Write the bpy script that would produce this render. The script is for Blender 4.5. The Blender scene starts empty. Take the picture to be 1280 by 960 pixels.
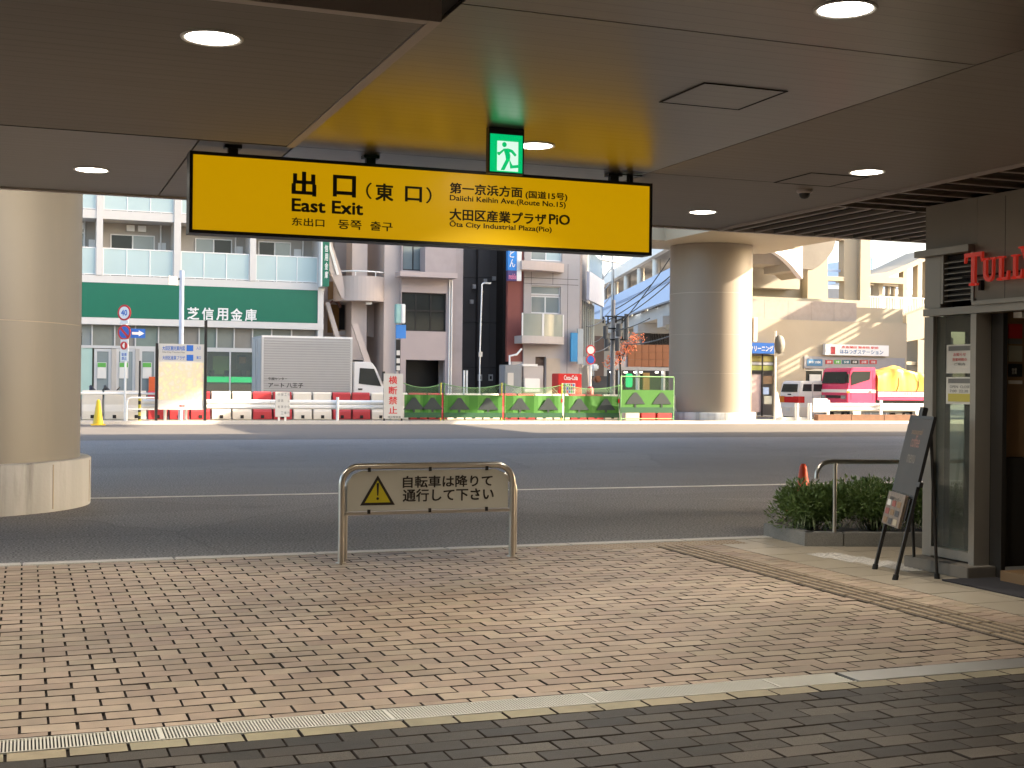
import bpy, bmesh, math, random
from mathutils import Vector, Matrix
random.seed(7)
S = bpy.context.scene
COL = S.collection
R = math.radians

# ------------------------------------------------------------------ camera, world, sun, exposure
F, YAW, ROLL, EYE = 1620.0, 0.36, 0.0106, 1.5
fw = Vector((math.sin(YAW), math.cos(YAW), 0)); rt = Vector((math.cos(YAW), -math.sin(YAW), 0)); up = Vector((0, 0, 1))
CR = rt * math.cos(ROLL) + up * math.sin(ROLL); CU = up * math.cos(ROLL) - rt * math.sin(ROLL)
cam_d = bpy.data.cameras.new('camera'); cam = bpy.data.objects.new('camera', cam_d); COL.objects.link(cam)
cam_d.sensor_width = 36; cam_d.lens = 36 * F / 1280; cam_d.clip_end = 3000; cam_d.clip_start = 0.05
m = Matrix((CR, CU, -fw)).transposed().to_4x4(); m.translation = (0, 0, EYE); cam.matrix_world = m
S.camera = cam

SUN_EL, SUN_DIR = 25.0, (0.965, -0.27)         # direction towards the sun in plan
w = bpy.data.worlds.new('World'); S.world = w; w.use_nodes = True
nt = w.node_tree; nt.nodes.clear()
sky = nt.nodes.new('ShaderNodeTexSky'); sky.sky_type = 'NISHITA'; sky.sun_disc = False
sky.sun_elevation = R(SUN_EL); sky.sun_rotation = math.atan2(SUN_DIR[0], SUN_DIR[1]); sky.dust_density = 4.5; sky.air_density = 1.0; sky.ozone_density = 0.3
bg = nt.nodes.new('ShaderNodeBackground'); bg.inputs[1].default_value = 0.15
wo = nt.nodes.new('ShaderNodeOutputWorld'); nt.links.new(sky.outputs[0], bg.inputs[0]); nt.links.new(bg.outputs[0], wo.inputs[0])
sd = bpy.data.lights.new('sun', 'SUN'); sd.energy = 4.8; sd.angle = R(0.5); sd.color = (1, .86, .66)
so = bpy.data.objects.new('sun', sd); COL.objects.link(so)
sv = Vector((SUN_DIR[0], SUN_DIR[1], 0)).normalized() * math.cos(R(SUN_EL)) + Vector((0, 0, math.sin(R(SUN_EL))))
so.rotation_euler = sv.to_track_quat('Z', 'Y').to_euler()
S.view_settings.view_transform = 'Standard'; S.view_settings.look = 'None'; S.view_settings.gamma = 1
S.view_settings.exposure = 2.25
S.render.engine = 'CYCLES'; S.cycles.use_denoising = True; S.cycles.max_bounces = 8; S.cycles.diffuse_bounces = 5
S.cycles.glossy_bounces = 4; S.cycles.transparent_max_bounces = 12; S.cycles.caustics_reflective = False; S.cycles.caustics_refractive = False
S.cycles.sample_clamp_indirect = 6

# ------------------------------------------------------------------ measuring helpers: a ray of the survey camera met with a plane
def ray(x, y): return fw + CR * ((x - 640) / F) - CU * ((y - 480) / F)
def G(x, y, z=0.0):
    d = ray(x, y); t = (z - EYE) / d.z; return Vector((d.x * t, d.y * t, z))
def PY(x, y, Y):
    d = ray(x, y); t = Y / d.y; return (d.x * t, EYE + d.z * t)
def PX(x, y, X):
    d = ray(x, y); t = X / d.x; return (d.y * t, EYE + d.z * t)
def rq(x0, y0, x1, y1, Y):          # x0,x1,z0,z1
    ym, xm = (y0 + y1) / 2, (x0 + x1) / 2
    return PY(x0, ym, Y)[0], PY(x1, ym, Y)[0], PY(xm, y1, Y)[1], PY(xm, y0, Y)[1]

# ------------------------------------------------------------------ materials
def new_mat(name):
    m = bpy.data.materials.new(name); m.use_nodes = True; nt = m.node_tree; nt.nodes.clear()
    o = nt.nodes.new('ShaderNodeOutputMaterial'); b = nt.nodes.new('ShaderNodeBsdfPrincipled'); nt.links.new(b.outputs[0], o.inputs[0])
    return m, nt, b, o
def N(nt, t, **k):
    n = nt.nodes.new(t)
    for a, v in k.items():
        if a.startswith('i_'): n.inputs[int(a[2:]) if a[2:].isdigit() else a[2:].replace('_', ' ')].default_value = v
        else: setattr(n, a, v)
    return n
def L(nt, a, b): nt.links.new(a, b)
def c4(c): return (c[0], c[1], c[2], 1)
def sc_(c, k): return tuple(min(1, v * k) for v in c)
def M(name, col, rough=.6, metal=0.0, var=.12, scale=3.0, stretch=(1, 1, 1), bump=0.0, bscale=60.0, spec=.5, rnd=0.0, fine=0.0, fscale=200., dirt=None, dirt_amt=.3, emit=None, es=1.0):
    m, nt, b, o = new_mat(name)
    tc = N(nt, 'ShaderNodeTexCoord'); mp = N(nt, 'ShaderNodeMapping'); mp.inputs['Scale'].default_value = stretch
    geo = N(nt, 'ShaderNodeNewGeometry'); L(nt, geo.outputs['Position'], mp.inputs[0])
    n1 = N(nt, 'ShaderNodeTexNoise'); n1.inputs['Scale'].default_value = scale; n1.inputs['Detail'].default_value = 6; L(nt, mp.outputs[0], n1.inputs['Vector'])
    mx = N(nt, 'ShaderNodeMix', data_type='RGBA'); mx.inputs['A'].default_value = c4(sc_(col, 1 - var)); mx.inputs['B'].default_value = c4(sc_(col, 1 + var))
    L(nt, n1.outputs['Fac'], mx.inputs['Factor']); out = mx.outputs['Result']
    if dirt is not None:
        n3 = N(nt, 'ShaderNodeTexNoise'); n3.inputs['Scale'].default_value = scale * .6; n3.inputs['Detail'].default_value = 8; n3.inputs['Roughness'].default_value = .65; L(nt, mp.outputs[0], n3.inputs['Vector'])
        r = N(nt, 'ShaderNodeMapRange'); r.inputs[1].default_value = .5; r.inputs[2].default_value = .72; r.inputs[4].default_value = dirt_amt; L(nt, n3.outputs['Fac'], r.inputs[0])
        m3 = N(nt, 'ShaderNodeMix', data_type='RGBA'); L(nt, r.outputs[0], m3.inputs['Factor']); L(nt, out, m3.inputs['A']); m3.inputs['B'].default_value = c4(dirt); out = m3.outputs['Result']
    if fine:
        n2 = N(nt, 'ShaderNodeTexNoise'); n2.inputs['Scale'].default_value = fscale; n2.inputs['Detail'].default_value = 2; L(nt, geo.outputs['Position'], n2.inputs['Vector'])
        r = N(nt, 'ShaderNodeMapRange'); r.inputs[1].default_value = .3; r.inputs[2].default_value = .7; r.inputs[3].default_value = 1 - fine; r.inputs[4].default_value = 1 + fine; L(nt, n2.outputs['Fac'], r.inputs[0])
        v = N(nt, 'ShaderNodeVectorMath', operation='SCALE'); L(nt, out, v.inputs[0]); L(nt, r.outputs[0], v.inputs['Scale']); out = v.outputs[0]
    if rnd:
        oi = N(nt, 'ShaderNodeObjectInfo'); r = N(nt, 'ShaderNodeMapRange'); r.inputs[3].default_value = 1 - rnd; r.inputs[4].default_value = 1 + rnd; L(nt, oi.outputs['Random'], r.inputs[0])
        v = N(nt, 'ShaderNodeVectorMath', operation='SCALE'); L(nt, out, v.inputs[0]); L(nt, r.outputs[0], v.inputs['Scale']); out = v.outputs[0]
    L(nt, out, b.inputs['Base Color'])
    b.inputs['Roughness'].default_value = rough; b.inputs['Metallic'].default_value = metal; b.inputs['Specular IOR Level'].default_value = spec
    if bump:
        n2 = N(nt, 'ShaderNodeTexNoise'); n2.inputs['Scale'].default_value = bscale; n2.inputs['Detail'].default_value = 4; L(nt, geo.outputs['Position'], n2.inputs['Vector'])
        bp = N(nt, 'ShaderNodeBump'); bp.inputs['Strength'].default_value = bump; bp.inputs['Distance'].default_value = .01; L(nt, n2.outputs['Fac'], bp.inputs['Height']); L(nt, bp.outputs[0], b.inputs['Normal'])
    if emit:
        b.inputs['Emission Color'].default_value = c4(emit); b.inputs['Emission Strength'].default_value = es
    return m
def brick_mat(name, ramp, rough, fine, speck=0.0):
    m, nt, b, o = new_mat(name)
    oi = N(nt, 'ShaderNodeObjectInfo'); at = N(nt, 'ShaderNodeAttribute', attribute_name='tone')
    ad = N(nt, 'ShaderNodeMath', operation='ADD'); L(nt, oi.outputs['Random'], ad.inputs[0]); L(nt, at.outputs['Fac'], ad.inputs[1])
    fr = N(nt, 'ShaderNodeMath', operation='FRACT'); L(nt, ad.outputs[0], fr.inputs[0])
    cr = N(nt, 'ShaderNodeValToRGB'); el = cr.color_ramp.elements
    el[0].color = c4(ramp[0]); el[1].color = c4(ramp[-1])
    for i, c in enumerate(ramp[1:-1]): e = el.new((i + 1) / (len(ramp) - 1)); e.color = c4(c)
    L(nt, fr.outputs[0], cr.inputs[0])
    geo = N(nt, 'ShaderNodeNewGeometry')
    n0 = N(nt, 'ShaderNodeTexNoise'); n0.inputs['Scale'].default_value = .55; n0.inputs['Detail'].default_value = 3; L(nt, geo.outputs['Position'], n0.inputs['Vector'])
    n1 = N(nt, 'ShaderNodeTexNoise'); n1.inputs['Scale'].default_value = 9; n1.inputs['Detail'].default_value = 5; L(nt, geo.outputs['Position'], n1.inputs['Vector'])
    n2 = N(nt, 'ShaderNodeTexNoise'); n2.inputs['Scale'].default_value = 260; n2.inputs['Detail'].default_value = 2; L(nt, geo.outputs['Position'], n2.inputs['Vector'])
    r0 = N(nt, 'ShaderNodeMapRange'); r0.inputs[1].default_value = .35; r0.inputs[2].default_value = .65; r0.inputs[3].default_value = .80; r0.inputs[4].default_value = 1.14; L(nt, n0.outputs['Fac'], r0.inputs[0])
    r1 = N(nt, 'ShaderNodeMapRange'); r1.inputs[1].default_value = .3; r1.inputs[2].default_value = .7; r1.inputs[3].default_value = .86; r1.inputs[4].default_value = 1.12; L(nt, n1.outputs['Fac'], r1.inputs[0])
    r2 = N(nt, 'ShaderNodeMapRange'); r2.inputs[1].default_value = .3; r2.inputs[2].default_value = .7; r2.inputs[3].default_value = 1 - fine; r2.inputs[4].default_value = 1 + fine; L(nt, n2.outputs['Fac'], r2.inputs[0])
    a = N(nt, 'ShaderNodeMath', operation='MULTIPLY'); L(nt, r0.outputs[0], a.inputs[0]); L(nt, r1.outputs[0], a.inputs[1])
    a2 = N(nt, 'ShaderNodeMath', operation='MULTIPLY'); L(nt, a.outputs[0], a2.inputs[0]); L(nt, r2.outputs[0], a2.inputs[1])
    vg = N(nt, 'ShaderNodeTexVoronoi'); vg.inputs['Scale'].default_value = 3.2; L(nt, geo.outputs['Position'], vg.inputs['Vector'])
    rg = N(nt, 'ShaderNodeMapRange'); rg.inputs[1].default_value = .045; rg.inputs[2].default_value = .065; rg.inputs[3].default_value = .62; rg.inputs[4].default_value = 1; L(nt, vg.outputs['Distance'], rg.inputs[0])
    a3 = N(nt, 'ShaderNodeMath', operation='MULTIPLY'); L(nt, a2.outputs[0], a3.inputs[0]); L(nt, rg.outputs[0], a3.inputs[1]); a2 = a3
    v = N(nt, 'ShaderNodeVectorMath', operation='SCALE'); L(nt, cr.outputs[0], v.inputs[0]); L(nt, a2.outputs[0], v.inputs['Scale'])
    L(nt, v.outputs[0], b.inputs['Base Color'])
    rr = N(nt, 'ShaderNodeMapRange'); rr.inputs[3].default_value = rough - .1; rr.inputs[4].default_value = rough + .12; L(nt, n1.outputs['Fac'], rr.inputs[0]); L(nt, rr.outputs[0], b.inputs['Roughness'])
    bp = N(nt, 'ShaderNodeBump'); bp.inputs['Strength'].default_value = .35; bp.inputs['Distance'].default_value = .002; L(nt, n2.outputs['Fac'], bp.inputs['Height']); L(nt, bp.outputs[0], b.inputs['Normal'])
    return m
def glass_mat(name, tint, refl=.5, rough=.02, trans=.75):
    m, nt, b, o = new_mat(name); nt.nodes.remove(b)
    tr = N(nt, 'ShaderNodeBsdfTransparent'); tr.inputs[0].default_value = c4(tint)
    df = N(nt, 'ShaderNodeBsdfDiffuse'); df.inputs[0].default_value = c4(tint)
    gl = N(nt, 'ShaderNodeBsdfGlossy'); gl.inputs['Roughness'].default_value = rough
    m1 = N(nt, 'ShaderNodeMixShader'); m1.inputs[0].default_value = trans; L(nt, df.outputs[0], m1.inputs[1]); L(nt, tr.outputs[0], m1.inputs[2])
    fr = N(nt, 'ShaderNodeFresnel'); fr.inputs[0].default_value = 1.45
    mr = N(nt, 'ShaderNodeMapRange'); mr.inputs[3].default_value = 0; mr.inputs[4].default_value = 1; L(nt, fr.outputs[0], mr.inputs[0])
    ge = N(nt, 'ShaderNodeNewGeometry'); iv = N(nt, 'ShaderNodeMath', operation='SUBTRACT'); iv.inputs[0].default_value = 1; L(nt, ge.outputs['Backfacing'], iv.inputs[1]); mu = N(nt, 'ShaderNodeMath', operation='MULTIPLY'); L(nt, mr.outputs[0], mu.inputs[0]); L(nt, iv.outputs[0], mu.inputs[1]); mr = mu
    m2 = N(nt, 'ShaderNodeMixShader'); L(nt, mr.outputs[0], m2.inputs[0]); L(nt, m1.outputs[0], m2.inputs[1]); L(nt, gl.outputs[0], m2.inputs[2]); L(nt, m2.outputs[0], o.inputs[0])
    return m

LIGHTC = [(.40, .295, .215), (.34, .262, .195), (.45, .34, .25), (.33, .24, .18), (.38, .30, .21), (.46, .36, .265), (.375, .27, .205)]
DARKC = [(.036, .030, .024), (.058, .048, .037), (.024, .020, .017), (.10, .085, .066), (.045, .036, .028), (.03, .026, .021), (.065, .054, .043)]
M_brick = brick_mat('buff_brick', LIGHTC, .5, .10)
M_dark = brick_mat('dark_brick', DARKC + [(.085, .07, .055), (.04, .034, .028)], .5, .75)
M_rim = brick_mat('pale_brick', [(.34, .29, .18), (.30, .26, .17), (.36, .29, .19), (.28, .24, .155)], .5, .12)
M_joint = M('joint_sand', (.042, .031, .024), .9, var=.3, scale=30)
M_asphalt = M('asphalt', (.215, .204, .200), .66, spec=.35, var=.22, scale=.35, stretch=(.35, 1, 1), fine=.85, fscale=48, bump=.5, bscale=90)
def patch_asphalt():
    nt = M_asphalt.node_tree; b = [n for n in nt.nodes if n.type == 'BSDF_PRINCIPLED'][0]; src_ = b.inputs['Base Color'].links[0].from_socket
    geo = N(nt, 'ShaderNodeNewGeometry'); mp = N(nt, 'ShaderNodeMapping'); mp.inputs['Scale'].default_value = (.16, .30, 1); mp.inputs['Rotation'].default_value = (0, 0, .15); L(nt, geo.outputs['Position'], mp.inputs[0])
    wn = N(nt, 'ShaderNodeTexNoise'); wn.inputs['Scale'].default_value = 1.2; wn.inputs['Detail'].default_value = 5; L(nt, geo.outputs['Position'], wn.inputs['Vector'])
    ad = N(nt, 'ShaderNodeVectorMath', operation='MULTIPLY_ADD'); L(nt, wn.outputs['Color'], ad.inputs[0]); ad.inputs[1].default_value = (.12, .12, 0); L(nt, mp.outputs[0], ad.inputs[2])
    v = N(nt, 'ShaderNodeTexVoronoi'); v.inputs['Scale'].default_value = 1.0; L(nt, ad.outputs[0], v.inputs['Vector'])
    e = N(nt, 'ShaderNodeTexVoronoi', feature='DISTANCE_TO_EDGE'); e.inputs['Scale'].default_value = 1.0; L(nt, ad.outputs[0], e.inputs['Vector'])
    sp = N(nt, 'ShaderNodeSeparateColor'); L(nt, v.outputs['Color'], sp.inputs[0])
    r = N(nt, 'ShaderNodeMapRange'); r.inputs[3].default_value = .91; r.inputs[4].default_value = 1.08; L(nt, sp.outputs[0], r.inputs[0])
    ck = N(nt, 'ShaderNodeMapRange'); ck.inputs[1].default_value = .0; ck.inputs[2].default_value = .006; ck.inputs[3].default_value = .82; ck.inputs[4].default_value = 1; L(nt, e.outputs[0], ck.inputs[0])
    m1 = N(nt, 'ShaderNodeMath', operation='MULTIPLY'); L(nt, r.outputs[0], m1.inputs[0]); L(nt, ck.outputs[0], m1.inputs[1])
    # tyre-polished lanes and oil spots
    n3 = N(nt, 'ShaderNodeTexNoise'); n3.inputs['Scale'].default_value = .9; n3.inputs['Detail'].default_value = 7; n3.inputs['Roughness'].default_value = .7; L(nt, geo.outputs['Position'], n3.inputs['Vector'])
    r3 = N(nt, 'ShaderNodeMapRange'); r3.inputs[1].default_value = .56; r3.inputs[2].default_value = .70; r3.inputs[3].default_value = 1; r3.inputs[4].default_value = .8; L(nt, n3.outputs['Fac'], r3.inputs[0])
    m2 = N(nt, 'ShaderNodeMath', operation='MULTIPLY'); L(nt, m1.outputs[0], m2.inputs[0]); L(nt, r3.outputs[0], m2.inputs[1])
    sc = N(nt, 'ShaderNodeVectorMath', operation='SCALE'); L(nt, src_, sc.inputs[0]); L(nt, m2.outputs[0], sc.inputs['Scale']); L(nt, sc.outputs[0], b.inputs['Base Color'])
patch_asphalt()
M_apron = M('worn_asphalt', (.115, .098, .082), .75, var=.15, scale=.5, fine=.2, fscale=60)
M_ground = M('ground_concrete', (.20, .19, .175), .8, var=.2, scale=.4)
M_line = M('worn_white_paint', (.62, .6, .57), .6, var=.35, scale=8)
M_granite = M('kerb_granite', (.58, .54, .49), .55, var=.15, scale=20, fine=.25, fscale=180)
M_tile = M('floor_tile', (.40, .34, .26), .38, var=.08, scale=3, fine=.08, fscale=150, rnd=.06)
M_tact = M('tactile_tile', (.36, .27, .18), .5, var=.12, scale=12, fine=.15, rnd=.08)
M_steel = M('stainless_steel', (.56, .53, .48), .3, 1.0, var=.08, scale=10)
M_plate = M('steel_plate', (.62, .60, .57), .38, .8, var=.15, scale=3)
M_galv = M('galvanised_bar', (.78, .74, .64), .4, .3, var=.1)
M_black = M('black_metal', (.012, .011, .011), .38, .0, var=.2)
M_rubber = M('rubber', (.012, .012, .012), .75)
M_column = M('painted_column', (.205, .195, .180), .45, var=.05, scale=1.2, stretch=(1, 1, .15), dirt=(.36, .31, .25), dirt_amt=.25)
M_plinth = M('weathered_concrete', (.43, .44, .445), .8, var=.28, scale=3.2, stretch=(1, 1, .10), dirt=(.10, .10, .085), dirt_amt=.9, bump=.3, bscale=25)
M_deck = M('deck_concrete', (.42, .37, .29), .75, var=.12, scale=.5, dirt=(.25, .21, .16), dirt_amt=.5)
M_beam = M('beam_paint', (.42, .365, .265), .5, var=.06, scale=.5, dirt=(.38, .32, .23), dirt_amt=.3)
M_trim = M('pale_trim', (.45, .40, .38), .45, var=.05)
M_brown = M('bronze_wall_panel', (.235, .205, .16), .5, var=.06, scale=4, stretch=(1, 1, .2))
M_post = M('bronze_post', (.29, .265, .23), .4, .3, var=.06)
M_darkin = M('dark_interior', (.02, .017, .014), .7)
M_woodin = M('brown_interior', (.22, .13, .06), .6, var=.1)
M_yel = M('sign_yellow_face', (.42, .27, .0), .35, var=.0, emit=(1.0, .53, .0), es=.10)
M_green_lit = M('exit_green_face', (.0, .3, .1), .3, var=0, emit=(.0, .50, .15), es=.22)
M_white_lit = M('exit_white_face', (.6, .7, .65), .3, var=0, emit=(.75, 1, .85), es=.2)
M_letter = M('sign_letter_black', (.012, .008, .006), .5, var=0)
M_lamp = M('lamp_diffuser', (.9, .9, .88), .5, var=0, emit=(1, .93, .8), es=4.0)
M_white = M('white_paint', (.78, .77, .74), .45, var=.06, scale=2)
M_cream = M('cream_wall', (.40, .335, .235), .65, var=.06, scale=.8, dirt=(.45, .38, .28), dirt_amt=.3)
M_bankwall = M('bank_wall', (.42, .385, .34), .7, var=.05)
M_bankwhite = M('bank_pilaster', (.60, .575, .54), .6, var=.05)
M_bankgreen = M('green_sign_panel', (.0, .125, .068), .4, var=.05)
M_pink = M('pinkish_wall', (.43, .355, .34), .7, var=.07, scale=1)
M_pink2 = M('beige_tile_wall', (.52, .43, .38), .65, var=.06, scale=1)
M_greywall = M('grey_wall', (.45, .41, .39), .65, var=.05)
M_darkbld = M('charcoal_cladding', (.075, .068, .064), .6, var=.15, scale=1)
M_redwall = M('red_brown_wall', (.25, .075, .06), .7, var=.12, scale=2)
M_win = M('window_glass_dark', (.028, .033, .033), .08, var=.5, scale=.9, spec=.35)
M_win2 = M('window_glass_pale', (.22, .26, .26), .08, var=.25, scale=.8, spec=.8)
M_frost = M('frosted_balcony_glass', (.42, .53, .53), .15, var=.12, scale=.6)
M_frost2 = M('smoked_balcony_glass', (.30, .33, .29), .15, var=.25, scale=.6)
M_alu = M('aluminium', (.58, .57, .55), .4, .5, var=.05)
M_clear = glass_mat('clear_glass', (.80, .86, .82), trans=.93)
M_dimglass = glass_mat('tinted_glass', (.68, .72, .68), trans=.92)
M_blue = M('sky_blue_parapet', (.42, .55, .78), .5, var=.05)
M_viad = M('viaduct_concrete', (.40, .38, .36), .8, var=.1)
M_orange = M('orange_cladding', (.27, .095, .032), .6, var=.12, scale=2)
M_redp = M('red_plastic', (.42, .03, .035), .5, var=.12, scale=4)
M_whitep = M('white_plastic', (.68, .62, .52), .5, var=.08, scale=4)
M_net = M('green_banner', (.035, .16, .010), .6, var=.15, scale=2)
M_netd = M('green_banner_hem', (.008, .07, .025), .6, var=.15)
M_print = M('grey_banner_print', (.016, .026, .028), .6, var=.2)
M_yelpost = M('yellow_post', (.55, .47, .05), .5, var=.1)
M_greenwire = M('green_wire', (.18, .35, .14), .5)
M_truckbox = M('truck_box_aluminium', (.46, .45, .435), .4, .25, var=.04, stretch=(1, 1, .3))
M_carwhite = M('white_car_paint', (.72, .70, .67), .25, var=.03, spec=.6)
M_carpink = M('pink_truck_paint', (.62, .05, .13), .3, var=.04, spec=.6)
M_tarp = M('yellow_tarpaulin', (.70, .40, .06), .5, var=.12, scale=2, bump=.6, bscale=4)
M_lampred = M('tail_lamp_red', (.5, .02, .02), .2, var=.1)
M_lampor = M('indicator_orange', (.6, .2, .03), .2, var=.1)
M_vend = M('vending_red', (.55, .02, .02), .35, var=.06)
M_rust = M('rusty_plate', (.20, .095, .05), .8, var=.3, scale=4)
M_leafd = M('leaf', (.125, .20, .05), .5, var=.5, scale=14, rnd=.2)
M_leafl = M('grass_blade', (.16, .20, .09), .5, var=.3, scale=14)
M_soil = M('soil', (.03, .024, .018), .9)
M_planter = M('planter_concrete', (.22, .21, .19), .75, var=.2, scale=6, fine=.2, fscale=120)
M_cone = M('orange_cone', (.85, .09, .03), .45, var=.05)
M_coney = M('yellow_cone', (.75, .50, .02), .45, var=.05)
M_paper = M('paper', (.62, .60, .55), .6, var=.04)
M_paperg = M('printed_grey', (.16, .16, .15), .6, var=.05)
M_red = M('red_print', (.55, .02, .02), .5, var=.0)
M_bluep = M('blue_print', (.02, .12, .48), .45, var=.03)
M_redlet = M('red_letter', (.60, .045, .03), .4, var=0, emit=(1, .06, .03), es=.03)
M_board = M('chalkboard', (.055, .05, .047), .5, var=.2, scale=6, spec=.4)
M_greenprint = M('green_print', (.1, .35, .06), .5, var=.1)
M_leaflet = M('menu_photo_print', (.17, .125, .09), .4, var=.7, scale=28)

def ceiling_mat(name, col, metal=.72, rough=.31):
    m, nt, b, o = new_mat(name)
    geo = N(nt, 'ShaderNodeNewGeometry'); mp = N(nt, 'ShaderNodeMapping'); mp.inputs['Scale'].default_value = (.4, 8, 1); L(nt, geo.outputs['Position'], mp.inputs[0])
    n1 = N(nt, 'ShaderNodeTexNoise'); n1.inputs['Scale'].default_value = 2.0; n1.inputs['Detail'].default_value = 5; L(nt, mp.outputs[0], n1.inputs['Vector'])
    mx = N(nt, 'ShaderNodeMix', data_type='RGBA'); mx.inputs['A'].default_value = c4(sc_(col, .88)); mx.inputs['B'].default_value = c4(sc_(col, 1.1)); L(nt, n1.outputs['Fac'], mx.inputs['Factor'])
    # fine joints between the metal strips, running along X
    sx = N(nt, 'ShaderNodeSeparateXYZ'); L(nt, geo.outputs['Position'], sx.inputs[0])
    k = N(nt, 'ShaderNodeMath', operation='MULTIPLY'); L(nt, sx.outputs['Y'], k.inputs[0]); k.inputs[1].default_value = 10.0
    fr = N(nt, 'ShaderNodeMath', operation='FRACT'); L(nt, k.outputs[0], fr.inputs[0])
    lt = N(nt, 'ShaderNodeMath', operation='LESS_THAN'); L(nt, fr.outputs[0], lt.inputs[0]); lt.inputs[1].default_value = .06
    r = N(nt, 'ShaderNodeMapRange'); r.inputs[3].default_value = 1; r.inputs[4].default_value = .72; L(nt, lt.outputs[0], r.inputs[0])
    v = N(nt, 'ShaderNodeVectorMath', operation='SCALE'); L(nt, mx.outputs['Result'], v.inputs[0]); L(nt, r.outputs[0], v.inputs['Scale'])
    L(nt, v.outputs[0], b.inputs['Base Color'])
    b.inputs['Metallic'].default_value = metal; b.inputs['Roughness'].default_value = rough; b.inputs['Anisotropic'].default_value = .75
    cx = N(nt, 'ShaderNodeCombineXYZ'); cx.inputs[0].default_value = 1.0; L(nt, cx.outputs[0], b.inputs['Tangent'])
    bp = N(nt, 'ShaderNodeBump'); bp.inputs['Strength'].default_value = .08; bp.inputs['Distance'].default_value = .01; L(nt, n1.outputs['Fac'], bp.inputs['Height']); L(nt, bp.outputs[0], b.inputs['Normal'])
    return m
M_ceil = ceiling_mat('ceiling_metal', (.33, .305, .27), .84, .30)
M_soff = ceiling_mat('soffit_metal', (.235, .213, .19), .0, .75)
M_slat = M('louver_metal', (.22, .19, .155), .4, .3, var=.08)
M_slot = M('dark_gap', (.012, .01, .009), .8)

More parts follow.
